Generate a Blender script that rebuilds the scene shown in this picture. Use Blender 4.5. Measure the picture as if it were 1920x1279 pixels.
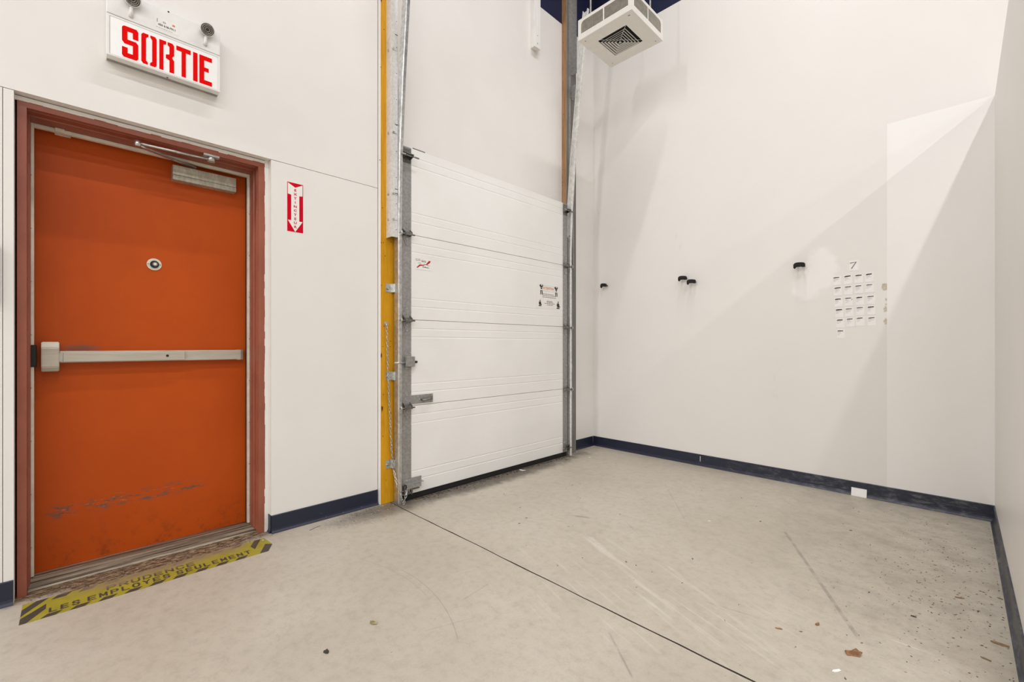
import bpy, bmesh, math, random
from mathutils import Vector, Matrix
random.seed(7)
for o in list(bpy.data.objects):
    bpy.data.objects.remove(o, do_unlink=True)
S = bpy.context.scene
COL = S.collection
# ------------------------------------------------------------------ camera
F, U0, V0, YAW = 832.0, 960.0, 647.0, math.radians(45.2)
CAM = Vector((2.69, 0.0, 1.045))
cam = bpy.data.cameras.new('camera')
cam.sensor_width = 36.0
cam.lens = 36.0 * F / 1920.0
cam.shift_y = (V0 - 639.5) / 1920.0
cam.clip_start = 0.02
co = bpy.data.objects.new('camera', cam)
co.location = CAM
co.rotation_euler = (math.pi / 2, 0, YAW)
COL.objects.link(co)
S.camera = co
# ------------------------------------------------------------------ world, exposure
w = bpy.data.worlds.new('world')
S.world = w
w.use_nodes = True
w.node_tree.nodes['Background'].inputs[0].default_value = (0.8, 0.86, 1, 1)
w.node_tree.nodes['Background'].inputs[1].default_value = 0.15
S.view_settings.view_transform = 'Standard'
S.view_settings.look = 'None'
S.view_settings.gamma = 1
S.view_settings.use_curve_mapping = False
S.view_settings.exposure = -0.93
# ------------------------------------------------------------------ ceiling strip lamps and an added fill strip (all above the frame)
def strip_or_fill_lamp(x, y, length, power, z=6.0, width=0.10, col=(1.0, 0.98, 0.972), spread=180):
    l = bpy.data.lights.new('strip_or_fill_lamp', 'AREA')
    l.shape = 'RECTANGLE'
    l.size = width
    l.size_y = length
    l.energy = power
    l.color = col
    l.spread = math.radians(spread)
    o = bpy.data.objects.new('strip_or_fill_lamp', l)
    o.location = (x, y, z)
    COL.objects.link(o)
strip_or_fill_lamp(1.85, 2.2, 2.4, 110, spread=130)
strip_or_fill_lamp(1.2, -8.6, 9.0, 960)  # added fill strip far behind the camera, brightens the back wall
for x, pw in ((4.13, 620), (7.3, 640), (10.6, 600)):
    strip_or_fill_lamp(x, -5.4, 14.0, pw)

# ------------------------------------------------------------------ pixel helpers (photo frame 1920 x 1279)
AX = Vector((-math.sin(YAW), math.cos(YAW), 0))
RX = Vector((math.cos(YAW), math.sin(YAW), 0))
def ray(u, v): return AX + (u - U0) / F * RX + Vector((0, 0, (V0 - v) / F))
def onx(u, v, x=0.0): d = ray(u, v); return CAM + d * ((x - CAM.x) / d.x)
def ony(u, v, y): d = ray(u, v); return CAM + d * ((y - CAM.y) / d.y)
def onz(u, v, z=0.0): d = ray(u, v); return CAM + d * ((z - CAM.z) / d.z)

# ------------------------------------------------------------------ materials
MATS = {}
class NT:
    def __init__(self, name):
        self.m = bpy.data.materials.new(name)
        self.m.use_nodes = True
        self.t = self.m.node_tree
        self.b = self.t.nodes['Principled BSDF']
        self.pos = self.n('ShaderNodeNewGeometry').outputs['Position']
        MATS[name] = self.m
    def n(self, kind, **kw):
        nd = self.t.nodes.new(kind)
        for k, v in kw.items(): setattr(nd, k, v)
        return nd
    def link(self, a, b): self.t.links.new(a, b)
    def put(self, sock, v):
        if hasattr(v, 'is_linked') or hasattr(v, 'links'): self.link(v, sock)
        elif isinstance(v, (tuple, list)) and len(v) == 3 and sock.type == 'RGBA': sock.default_value = (*v, 1)
        else: sock.default_value = v
    def math(self, op, a, b=0.0, c=None, clamp=False):
        nd = self.n('ShaderNodeMath', operation=op, use_clamp=clamp)
        self.put(nd.inputs[0], a); self.put(nd.inputs[1], b)
        if c is not None: self.put(nd.inputs[2], c)
        return nd.outputs[0]
    def vec(self, op, a, b=(0, 0, 0)):
        nd = self.n('ShaderNodeVectorMath', operation=op)
        self.put(nd.inputs[0], a); self.put(nd.inputs[1], b)
        return nd.outputs['Value'] if op in ('LENGTH', 'DISTANCE', 'DOT_PRODUCT') else nd.outputs[0]
    def xyz(self, v=None):
        nd = self.n('ShaderNodeSeparateXYZ'); self.link(v or self.pos, nd.inputs[0])
        return nd.outputs
    def noise(self, scale, detail=4, rough=0.55, vec=None, stretch=None, rot=None, dist=0.0):
        v = vec or self.pos
        if stretch or rot:
            mp = self.n('ShaderNodeMapping')
            self.link(v, mp.inputs[0])
            if rot: mp.inputs['Rotation'].default_value = rot
            v = mp.outputs[0]
            if stretch:
                v = self.vec('MULTIPLY', v, stretch)
        nd = self.n('ShaderNodeTexNoise')
        self.link(v, nd.inputs['Vector'])
        nd.inputs['Scale'].default_value = scale; nd.inputs['Detail'].default_value = detail
        nd.inputs['Roughness'].default_value = rough; nd.inputs['Distortion'].default_value = dist
        return nd.outputs['Fac']
    def ramp(self, f, a, b, to0=0.0, to1=1.0):
        nd = self.n('ShaderNodeMapRange', interpolation_type='SMOOTHSTEP')
        self.put(nd.inputs[0], f)
        for i, v in zip((1, 2, 3, 4), (a, b, to0, to1)): nd.inputs[i].default_value = v
        return nd.outputs[0]
    def mix(self, f, a, b, mode='MIX'):
        nd = self.n('ShaderNodeMix', data_type='RGBA', blend_type=mode)
        self.put(nd.inputs[0], f); self.put(nd.inputs[6], a); self.put(nd.inputs[7], b)
        return nd.outputs[2]
    def mul(self, *a):
        r = a[0]
        for q in a[1:]: r = self.math('MULTIPLY', r, q)
        return r
    def seg(self, a, b, wd, wob=0.0):
        """soft mask of a line from a to b on the floor plane"""
        p = self.pos
        if wob: 
            p = self.vec('ADD', p, self.vec('SCALE', self.vec('SUBTRACT', self.ncol(9), (.5, .5, .5))))
        ax, ay = a; bx, by = b
        L = math.hypot(bx - ax, by - ay); ux, uy = (bx - ax) / L, (by - ay) / L
        d = self.vec('SUBTRACT', p, (ax, ay, 0))
        al = self.vec('DOT_PRODUCT', d, (ux, uy, 0)); ac = self.math('ABSOLUTE', self.vec('DOT_PRODUCT', d, (-uy, ux, 0)))
        return self.mul(self.ramp(ac, wd * .5, wd, 1, 0), self.ramp(al, 0, .04), self.ramp(al, L - .04, L, 1, 0))
    def arc(self, c, r, a0, a1, wd):
        d = self.vec('SUBTRACT', self.pos, (*c, 0))
        o = self.xyz(d)
        rr = self.math('SQRT', self.math('ADD', self.mul(o[0], o[0]), self.mul(o[1], o[1])))
        ring = self.ramp(self.math('ABSOLUTE', self.math('SUBTRACT', rr, r)), wd * .5, wd, 1, 0)
        an = self.math('ARCTAN2', o[1], o[0])
        return self.mul(ring, self.ramp(an, a0, a0 + .08), self.ramp(an, a1 - .08, a1, 1, 0))
    def ell(self, c, r, axes=(0, 2), soft=.25, warp=None):
        """soft mask of an ellipse in two world axes, edge warped by a noise"""
        o = self.xyz()
        dx = self.math('DIVIDE', self.math('SUBTRACT', o[axes[0]], c[0]), r[0])
        dy = self.math('DIVIDE', self.math('SUBTRACT', o[axes[1]], c[1]), r[1])
        d = self.math('SQRT', self.math('ADD', self.mul(dx, dx), self.mul(dy, dy)))
        if warp is not None: d = self.math('ADD', d, warp)
        return self.ramp(d, 1 - soft, 1 + soft, 1, 0)
    def done(self, col, rough=.5, metal=0.0, bump=None, bs=.2, bd=.002, spec=None):
        self.put(self.b.inputs['Base Color'], col)
        self.put(self.b.inputs['Roughness'], rough)
        self.put(self.b.inputs['Metallic'], metal)
        if spec is not None: self.b.inputs['Specular IOR Level'].default_value = spec
        if bump is not None:
            bn = self.n('ShaderNodeBump'); bn.inputs['Strength'].default_value = bs; bn.inputs['Distance'].default_value = bd
            self.link(bump, bn.inputs['Height']); self.link(bn.outputs[0], self.b.inputs['Normal'])
        return self.m

def plain(name, col, rough=.5, metal=0.0, var=.12, scale=30, bs=0.0, spec=None):
    t = NT(name); n = t.noise(scale)
    c = t.mix(t.ramp(n, .3, .7), tuple(k * (1 - var) for k in col), tuple(min(1, k * (1 + var)) for k in col))
    return t.done(c, rough, metal, n if bs else None, bs, spec=spec)

WALLC = (.80, .778, .745)
t = NT('wall_paint'); n = t.noise(3, 5); f = t.noise(260, 3)
t.done(t.mix(t.ramp(n, .3, .7), tuple(k * .985 for k in WALLC), tuple(min(1, k * 1.01) for k in WALLC)), .42, 0, f, .06, .001)
# painted back wall with a bare white filler patch, faint rubs
t = NT('wall_paint_back'); n = t.noise(2.2, 5); f = t.noise(260, 3)
c = t.mix(t.ramp(n, .3, .7), tuple(k * .98 for k in WALLC), WALLC)
wp = t.math('MULTIPLY', t.math('SUBTRACT', t.noise(14, 5, .65), .5), 1.1)
p1, p2 = ony(1541, 503, 3.87), ony(1512, 540, 3.87)
pm = t.math('MAXIMUM', t.ell((p1.x, p1.z), (.095, .15), warp=wp, soft=.25), t.ell((p2.x, p2.z), (.085, .085), warp=wp, soft=.3))
c = t.mix(t.mul(pm, .75), c, (.90, .885, .86))
sc = t.noise(6, 6, .7, stretch=(1, 1, .35))
c = t.mix(t.mul(t.ramp(sc, .66, .74), .25), c, (.55, .52, .46))
t.done(c, .42, 0, f, .06, .001)
t = NT('fresh_paint'); n = t.noise(3, 5); f = t.noise(260, 3)
t.done(t.mix(t.ramp(n, .3, .7), (.85, .835, .805), (.865, .85, .825)), .4, 0, f, .05, .001)
plain('ceiling_navy', (.006, .009, .045), .6, scale=4)
plain('void_dark', (.01, .009, .008), .9)
# concrete floor
t = NT('concrete')
o = t.xyz()
n1 = t.noise(1.3, 6, .6); n2 = t.noise(9, 6, .65); n3 = t.noise(120, 4, .7)
c = t.mix(t.ramp(n1, .3, .7), (.455, .405, .325), (.525, .475, .395))
c = t.mix(t.mul(t.ramp(n2, .5, .8), .35), c, (.37, .325, .255))
c = t.mix(t.mul(t.ramp(n3, .35, .75), .3), c, (.36, .33, .28))
c = t.mix(t.mul(t.ramp(t.noise(5, 6, .7, dist=.6), .60, .72), .22), c, (.44, .33, .24))
# pale rubbed streaks and thin scratches running across the bay
n4 = t.noise(24, 6, .7)
c = t.mix(t.mul(t.ramp(n4, .42, .75), .38), c, (.28, .24, .18))
st = t.noise(5, 5, .6, stretch=(.5, 8, 1), rot=(0, 0, math.radians(20)))
zone = t.ell((1.75, 1.75), (.7, .5), axes=(0, 1), soft=.5)
c = t.mix(t.mul(t.ramp(st, .54, .70), zone, .4), c, (.63, .59, .51))
st2 = t.noise(9, 4, .6, stretch=(9, .5, 1), rot=(0, 0, math.radians(-35)))
c = t.mix(t.mul(t.ramp(st2, .64, .72), .3), c, (.33, .3, .25))
def fl(u, v): q = onz(u, v); return (q.x, q.y)
segs = [((1470, 995), (1612, 1200), .010, .55), ((1245, 905), (1290, 985), .004, .3), ((1140, 1182), (1190, 1279), .005, .45),
        ((1312, 1125), (1420, 1158), .003, .45), ((1060, 965), (1112, 972), .012, .6), ((1170, 975), (1200, 1005), .004, .4),
        ((860, 1130), (920, 1092), .003, .3), ((790, 1185), (900, 1155), .003, .25)]
for a, b, wd, am in segs:
    c = t.mix(t.mul(t.seg(fl(*a), fl(*b), wd), t.ramp(n2, .3, .55), am), c, (.20, .175, .14))
for a, b, wd, am in [((1100, 1005), (1270, 1150), .03, .35), ((1210, 1125), (1300, 1205), .02, .3), ((1250, 1060), (1480, 1240), .012, .3), ((1660, 1195), (1760, 1232), .005, .5)]:
    c = t.mix(t.mul(t.seg(fl(*a), fl(*b), wd), t.ramp(st, .35, .6), am), c, (.66, .62, .54))
a0 = fl(700, 1052)
c = t.mix(t.mul(t.arc((.97, .139), .956, 1.02, 1.72, .0022), .42), c, (.2, .18, .15))
c = t.mix(t.mul(t.arc((.97, .139), .925, 1.35, 1.98, .002), .3), c, (.2, .18, .15))
# grime with its own outline: the soiled corner, the sill of the roller door, the doorway
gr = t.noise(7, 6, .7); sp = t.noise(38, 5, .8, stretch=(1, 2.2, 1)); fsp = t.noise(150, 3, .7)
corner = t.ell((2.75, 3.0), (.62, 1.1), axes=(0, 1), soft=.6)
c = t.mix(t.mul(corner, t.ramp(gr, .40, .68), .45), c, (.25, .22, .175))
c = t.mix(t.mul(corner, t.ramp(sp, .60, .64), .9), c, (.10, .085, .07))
backs = t.ell((1.6, 3.72), (1.7, .34), axes=(0, 1), soft=.7)
c = t.mix(t.mul(backs, t.ramp(gr, .45, .7), .45), c, (.34, .31, .26))
c = t.mix(t.mul(backs, t.ramp(sp, .64, .7), .55), c, (.12, .1, .085))
sill = t.ell((.08, 2.45), (.165, 1.10), axes=(0, 1), soft=.42, warp=t.math('MULTIPLY', t.math('SUBTRACT', gr, .5), 1.4))
c = t.mix(t.mul(sill, .85), c, (.07, .055, .042))
c = t.mix(t.mul(sill, t.ramp(fsp, .55, .65), .5), c, (.3, .26, .2))
post = t.ell((.13, 1.40), (.11, .30), axes=(0, 1), soft=.6, warp=t.math('MULTIPLY', t.math('SUBTRACT', sp, .5), 2.2))
c = t.mix(t.mul(post, .6), c, (.10, .082, .065))
way = t.ell((-.12, .30), (.20, .60), axes=(0, 1), soft=.22, warp=t.math('MULTIPLY', t.math('SUBTRACT', gr, .5), .7))
wc = t.mix(t.ramp(t.noise(26, 6, .75, stretch=(2.5, 1, 1)), .42, .62), (.06, .042, .022), (.33, .26, .165))
c = t.mix(way, c, wc)
c = t.mix(t.mul(t.ramp(t.noise(55, 5, .8, stretch=(1, 1.8, 1)), .68, .73), .75), c, (.13, .11, .09))
t.done(c, t.ramp(n2, .3, .8, .42, .62), 0, t.math('ADD', n3, t.mul(way, t.noise(40, 6, .7))), .13, .002)

plain('joint_dark', (.06, .05, .04), .9)
t = NT('baseboard_navy'); n = t.noise(9, 6, .7, stretch=(1, 1, .8)); s2 = t.noise(30, 5, .75, stretch=(.5, .5, 2))
o = t.xyz()
dust = t.mul(t.ramp(s2, .42, .70), t.ramp(n, .36, .6), t.ramp(o[0], .6, 2.4))
c = t.mix(t.mul(dust, .95), (.011, .015, .034), (.14, .14, .145))
c = t.mix(t.mul(t.ramp(t.noise(60, 3, .7, stretch=(.4, .4, 2)), .71, .75), .5), c, (.4, .4, .42))
t.done(c, .42)

# painted steel door
t = NT('door_orange'); o = t.xyz(); n = t.noise(2.5, 5); fine = t.noise(300, 3); scr = t.noise(14, 6, .75, stretch=(1, .35, 2.2))
c = t.mix(t.ramp(n, .3, .7), (.48, .070, .004), (.53, .081, .005))
c = t.mix(t.mul(t.ramp(t.noise(3, 5, .6, stretch=(1, 1, .4)), .5, .75), .35), c, (.40, .055, .006))
sa, sb = onx(70, 968, -.25), onx(395, 902, -.25)
def lineband(t, a, b, wd):
    d = t.vec('SUBTRACT', t.pos, (0, a.y, a.z)); L = math.hypot(b.y - a.y, b.z - a.z); uy, uz = (b.y - a.y) / L, (b.z - a.z) / L
    al = t.vec('DOT_PRODUCT', d, (0, uy, uz)); ac = t.math('ABSOLUTE', t.vec('DOT_PRODUCT', d, (0, -uz, uy)))
    return t.mul(t.ramp(ac, wd * .3, wd, 1, 0), t.ramp(al, 0, .08), t.ramp(al, L - .08, L, 1, 0))
bd = lineband(t, sa, sb, .045)
c = t.mix(t.mul(bd, t.ramp(t.noise(24, 6, .8, stretch=(1, .5, 1.5)), .52, .57), .95), c, (.10, .09, .075))
c = t.mix(t.mul(bd, t.ramp(t.noise(60, 4, .8, stretch=(1, .25, 2)), .60, .66), .6), c, (.65, .36, .2))
q = onx(150, 655, -.25)
c = t.mix(t.mul(t.ell((q.y, q.z), (.06, .02), axes=(1, 2), soft=.6), t.ramp(scr, .35, .6), .7), c, (.10, .085, .075))
c = t.mix(t.mul(t.ramp(t.noise(26, 6, .85, stretch=(1, .6, 1)), .70, .735), .55), c, (.66, .30, .12))
c = t.mix(t.mul(t.ramp(o[2], .28, .0), t.ramp(t.noise(12, 6, .75), .5, .66), .6), c, (.14, .04, .015))
t.done(c, .42, 0, fine, .12, .001, spec=.22)
t = NT('frame_red'); n = t.noise(5, 5); o = t.xyz()
c = t.mix(t.ramp(n, .3, .7), (.27, .075, .042), (.33, .10, .058))
c = t.mix(t.mul(t.ramp(t.noise(36, 6, .8, stretch=(1, 1, .45)), .72, .75), .6), c, (.62, .52, .46))
t.done(c, .42, 0, t.noise(200, 3), .08, .001)
plain('cream_strip', (.74, .71, .60), .5, .0, .1, 18)
t = NT('satin_alloy'); n = t.noise(40, 4, .6, stretch=(1, .15, 1.5))
t.done(t.mix(t.ramp(n, .3, .7), (.47, .43, .36), (.55, .51, .43)), .42, .35)
t = NT('closer_alloy'); n = t.noise(30, 5, .7, stretch=(1, 1.5, .5))
t.done(t.mix(t.ramp(n, .35, .7), (.40, .38, .30), (.58, .56, .47)), .45, .35)
plain('black_plastic', (.006, .006, .006), .35)
plain('black_rubber', (.008, .008, .008), .8)
t = NT('galvanized'); n = t.noise(45, 3, .6); n2 = t.noise(6, 5, .6)
c = t.mix(t.ramp(n, .35, .65), (.48, .48, .47), (.66, .66, .64)); c = t.mix(t.mul(t.ramp(n2, .5, .8), .35), c, (.33, .31, .28))
t.done(c, t.ramp(n2, .3, .8, .28, .5), .85)
t = NT('galvanized_dull'); n = t.noise(60, 4, .6); n2 = t.noise(7, 5, .6)
c = t.mix(t.ramp(n, .35, .65), (.30, .295, .285), (.38, .375, .36)); c = t.mix(t.mul(t.ramp(n2, .5, .8), .4), c, (.24, .225, .205))
t.done(c, .5, .55)
t = NT('angle_steel'); n = t.noise(60, 4, .6); n2 = t.noise(5, 5, .65, stretch=(1, 1, .5))
c = t.mix(t.ramp(n, .35, .65), (.66, .66, .65), (.78, .78, .76)); c = t.mix(t.mul(t.ramp(n2, .5, .75), .5), c, (.48, .45, .40))
t.done(c, .42, .35)
plain('track_bright', (.74, .735, .71), .4, .25, .12, 40)
plain('hinge_steel', (.20, .195, .18), .42, .75, .3, 70)
plain('zinc', (.55, .57, .55), .36, .85, .2, 60)
plain('chrome_dull', (.55, .55, .53), .3, .9, .15, 60)
plain('dark_hole', (.012, .011, .01), .8)
# lumber
def lumber(name, a, b, knot):
    t = NT(name)
    g = t.noise(10, 5, .6, stretch=(6, 6, .5), dist=.8); k = t.noise(7, 3, .5, stretch=(1.6, 1.6, .8)); r = t.noise(3, 4)
    c = t.mix(t.ramp(g, .3, .7), a, b)
    c = t.mix(t.mul(t.ramp(r, .5, .8), .3), c, tuple(x * .6 for x in a))
    c = t.mix(t.ramp(k, .68, .71), c, knot)
    t.done(c, .5, 0, g, .15, .002, spec=.2)
lumber('wood_yellow', (.60, .275, .008), (.70, .355, .014), (.10, .035, .008))
lumber('wood_brown', (.29, .165, .085), (.42, .25, .135), (.12, .05, .02))
lumber('wood_grey', (.15, .145, .135), (.22, .21, .195), (.07, .06, .05))
lumber('wood_white', (.78, .765, .74), (.84, .83, .81), (.7, .68, .65))
# sectional door skin: embossed white steel
t = NT('door_white'); g = t.noise(55, 4, .65, stretch=(1, .12, 1.6)); n = t.noise(2, 4); o = t.xyz()
c = t.mix(t.ramp(n, .3, .7), (.82, .815, .79), (.86, .855, .835))
c = t.mix(t.mul(t.ramp(t.noise(16, 6, .8), .68, .73), t.ramp(o[2], .6, .05), .35), c, (.45, .41, .36))
t.done(c, .42, 0, g, .22, .002)
plain('sign_white', (.80, .80, .78), .4, 0, .02)
plain('sign_face', (.90, .90, .89), .25, 0, .01)
plain('sign_red', (.78, .002, .002), .6, 0, .02, spec=.05)
plain('sticker_white', (.84, .825, .79), .4, 0, .02)
plain('label_red', (.60, .002, .02), .6, 0, .05, spec=.08)
plain('crimson', (.42, .008, .02), .4, 0, .05)
plain('print_black', (.012, .011, .010), .5)
plain('print_grey', (.33, .32, .31), .6)
plain('print_orange', (.62, .16, .06), .5)
plain('paper', (.87, .86, .84), .6, 0, .02)
plain('lamp_glass', (.035, .032, .028), .15, .1, .5, 260)
plain('lamp_shell', (.30, .285, .26), .35, .3)
plain('heater_white', (.80, .78, .735), .4, 0, .02)
plain('grille_metal', (.46, .43, .36), .4, .3)
plain('louver_white', (.62, .60, .56), .4, .1, .05)
plain('leaf_brown', (.24, .11, .045), .7, 0, .4, 60)
plain('leaf_olive', (.25, .20, .10), .7, 0, .4, 60)
plain('splinter', (.26, .17, .09), .7, 0, .4, 60)
plain('dirt', (.045, .036, .028), .9, 0, .4, 200)
plain('speck', (.11, .09, .068), .9, 0, .4, 200)
plain('grit', (.42, .38, .32), .9, 0, .4, 200)
plain('residue', (.58, .52, .41), .7, 0, .15, 80)
plain('thread', (.16, .13, .10), .8)
# hazard strip: worn towards the doorway
def tape(name, col):
    t = NT(name); o = t.xyz()
    mid = t.ramp(t.math('ABSOLUTE', t.math('SUBTRACT', o[1], .33)), .40, .20)
    wear = t.mul(t.ramp(t.math('ADD', o[0], t.math('MULTIPLY', t.math('SUBTRACT', t.noise(11, 6, .75), .5), .16)), .150, .055), mid)
    sc = t.ramp(t.noise(60, 5, .8), .56, .68)
    c = t.mix(t.math('MAXIMUM', t.mul(wear, .92), t.mul(sc, .3)), col, (.27, .21, .115))
    c = t.mix(t.mul(t.ramp(t.noise(8, 5, .7), .45, .7), .35), c, tuple(.5 * k for k in col))
    t.done(c, .5, 0, t.noise(90, 3), .1, .001)
tape('tape_yellow', (.34, .295, .028)); tape('tape_black', (.06, .052, .042))
# sill
t = NT('sill_alloy'); n = t.noise(14, 6, .75, stretch=(4, .12, 1))
t.done(t.mix(t.ramp(n, .36, .62), (.06, .045, .028), (.40, .36, .27)), .5, .3, n, .4, .002)

# ------------------------------------------------------------------ mesh helpers
class MB:
    def __init__(self): self.bm = bmesh.new()
    def face(self, pts):
        try: return self.bm.faces.new([self.bm.verts.new(p) for p in pts])
        except ValueError: return None
    def box(self, x0, x1, y0, y1, z0, z1, bev=0.0, seg=1):
        r = bmesh.ops.create_cube(self.bm, size=1)
        for v in r['verts']:
            v.co = Vector(((x0 + x1) / 2 + v.co.x * (x1 - x0), (y0 + y1) / 2 + v.co.y * (y1 - y0), (z0 + z1) / 2 + v.co.z * (z1 - z0)))
        if bev:
            es = list({e for v in r['verts'] for e in v.link_edges})
            bmesh.ops.bevel(self.bm, geom=es, offset=bev, segments=seg, affect='EDGES', profile=.5)
        return self
    def prism(self, pts, axis, a, b):
        """extrude a 2D outline: axis x -> pts are (y,z); y -> (x,z); z -> (x,y)"""
        def P(p, d): return {'x': (d, p[0], p[1]), 'y': (p[0], d, p[1]), 'z': (p[0], p[1], d)}[axis]
        A = [self.bm.verts.new(P(p, a)) for p in pts]; B = [self.bm.verts.new(P(p, b)) for p in pts]
        n = len(pts)
        fs = [self.bm.faces.new(A), self.bm.faces.new(B[::-1])]
        for i in range(n): fs.append(self.bm.faces.new([A[i], B[i], B[(i + 1) % n], A[(i + 1) % n]]))
        bmesh.ops.recalc_face_normals(self.bm, faces=fs)
        return self
    def tube(self, pts, r, seg=10, cap=True, closed=False):
        pts = [Vector(p) for p in pts]; rings = []; n = len(pts)
        rs = r if isinstance(r, (list, tuple)) else [r] * n
        prev = None
        for i, p in enumerate(pts):
            if closed: d = pts[(i + 1) % n] - pts[i - 1]
            else: d = pts[min(i + 1, n - 1)] - pts[max(i - 1, 0)]
            d.normalize()
            up = prev if prev is not None else (Vector((0, 0, 1)) if abs(d.z) < .9 else Vector((1, 0, 0)))
            s = d.cross(up); s.normalize(); up = s.cross(d); prev = up
            rings.append([self.bm.verts.new(p + (s * math.cos(2 * math.pi * k / seg) + up * math.sin(2 * math.pi * k / seg)) * rs[i]) for k in range(seg)])
        m = n if closed else n - 1
        fs = []
        for i in range(m):
            a, b = rings[i], rings[(i + 1) % n]
            for k in range(seg): fs.append(self.bm.faces.new([a[k], a[(k + 1) % seg], b[(k + 1) % seg], b[k]]))
        if cap and not closed:
            fs.append(self.bm.faces.new(rings[0][::-1])); fs.append(self.bm.faces.new(rings[-1]))
        bmesh.ops.recalc_face_normals(self.bm, faces=fs)
        for f in fs[:m * seg]: f.smooth = True
        return self
    def cyl(self, p0, p1, r, seg=14): return self.tube([p0, p1], r, seg)
    def each(self, name, mat, parent):
        """every loose piece of this mesh becomes a part of its own"""
        left = set(self.bm.verts)
        while left:
            st = [left.pop()]; grp = set(st)
            while st:
                for e in st.pop().link_edges:
                    for v in e.verts:
                        if v in left: left.discard(v); grp.add(v); st.append(v)
            nb = MB(); mp = {v: nb.bm.verts.new(v.co) for v in grp}
            for f in {f for v in grp for f in v.link_faces}:
                g = nb.bm.faces.new([mp[v] for v in f.verts]); g.smooth = f.smooth
            nb.build(name, mat, parent)
        self.bm.free()
    def build(self, name, mat, parent=None, **kw):
        me = bpy.data.meshes.new(name); self.bm.to_mesh(me); self.bm.free()
        for m in (mat if isinstance(mat, (list, tuple)) else [mat]): me.materials.append(MATS[m])
        return place(name, me, parent, **kw)

def inv(parent):
    return Matrix.Translation(-parent.location) if parent.parent is None else Matrix.Identity(4)
def place(name, me, parent=None, label=None, cat=None, group=None, kind=None):
    o = bpy.data.objects.new(name, me); COL.objects.link(o)
    if parent is None and me.vertices:
        xs = [v.co for v in me.vertices]
        c = Vector(((min(v.x for v in xs) + max(v.x for v in xs)) / 2, (min(v.y for v in xs) + max(v.y for v in xs)) / 2, min(v.z for v in xs)))
        me.transform(Matrix.Translation(-c)); o.location = c
    elif parent is not None:
        o.parent = parent; o.matrix_parent_inverse = inv(parent)
    tag(o, label, cat, group, kind)
    return o
def tag(o, label=None, cat=None, group=None, kind=None):
    if label: o['label'] = label
    if cat: o['category'] = cat
    if group: o['group'] = group
    if kind: o['kind'] = kind
    return o
def thing(name, loc, label=None, cat=None, group=None, kind=None):
    o = bpy.data.objects.new(name, None); o.empty_display_size = .05; COL.objects.link(o); o.location = Vector(loc)
    return tag(o, label, cat, group, kind)
def bx(name, mat, parent, x0, x1, y0, y1, z0, z1, bev=0.0, seg=1, **kw):
    return MB().box(x0, x1, y0, y1, z0, z1, bev, seg).build(name, mat, parent, **kw)
def copy_part(src, parent, off):
    c = src.copy(); COL.objects.link(c); c.parent = parent; c.matrix_parent_inverse = inv(parent)
    c.location = Vector(src.location) + Vector(off)
    return c
def text(name, body, size, mat, parent, origin, right, up, align='CENTER', sx=1.0, bold=0.0, depth=.0003, split=False):
    cu = bpy.data.curves.new(name, 'FONT'); cu.body = body; cu.size = size; cu.align_x = align; cu.align_y = 'CENTER'
    cu.offset = bold; cu.extrude = depth; cu.resolution_u = 3
    tmp = bpy.data.objects.new('tmp', cu); COL.objects.link(tmp)
    bpy.context.view_layer.update()
    me = bpy.data.meshes.new_from_object(tmp.evaluated_get(bpy.context.evaluated_depsgraph_get()))
    bpy.data.objects.remove(tmp, do_unlink=True); bpy.data.curves.remove(cu)
    right = Vector(right).normalized(); up = Vector(up).normalized(); nn = right.cross(up)
    M = Matrix.Translation(Vector(origin)) @ Matrix(((right.x * sx, up.x, nn.x, 0), (right.y * sx, up.y, nn.y, 0), (right.z * sx, up.z, nn.z, 0), (0, 0, 0, 1)))
    me.transform(M)
    if split:
        m = MB(); m.bm.from_mesh(me); bmesh.ops.remove_doubles(m.bm, verts=m.bm.verts[:], dist=1e-5)
        return m.each(name, mat, parent)
    me.materials.clear(); me.materials.append(MATS[mat]); me.name = name
    return place(name, me, parent)

# ================================================================== SETTING
CEIL, BLUE, BACK, PX, PTOP = 6.3, 4.13, 3.87, 2.84, 2.522
PEND = 1.9                              # free end of the partition
# floor, with the saw-cut joint as a groove
JY = 1.503
prof = [(-14.0, -.12), (4.2, -.12), (4.2, 0), (JY + .0032, 0), (JY + .0025, -.012), (JY - .0025, -.012), (JY - .0032, 0), (-14.0, 0)]
m = MB()
XS = [-.36] + [i * .1 for i in range(0, 133)]
cols = []
for x in XS:
    j = (random.random() - .5) * .004
    k = .8 + .6 * random.random()
    cols.append([m.bm.verts.new((x, (y + j if abs(y - JY) < .01 else y) if abs(y - JY) > .01 else JY + (y - JY) * k + j, z)) for y, z in prof])
for a, b in zip(cols, cols[1:]):
    for i in range(len(prof)):
        f = m.bm.faces.new([a[i], a[(i + 1) % len(prof)], b[(i + 1) % len(prof)], b[i]])
        if i in (3, 4, 5): f.material_index = 1
m.bm.faces.new(cols[0]); m.bm.faces.new(cols[-1][::-1])
bmesh.ops.recalc_face_normals(m.bm, faces=m.bm.faces[:])
floor = m.build('floor', ['concrete', 'joint_dark'], kind='structure', label='worn beige concrete floor with a saw-cut joint')
bx('ceiling', 'ceiling_navy', None, -.36, 13.2, -14.1, 4.2, CEIL, CEIL + .12, kind='structure', label='dark navy painted ceiling')
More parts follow.
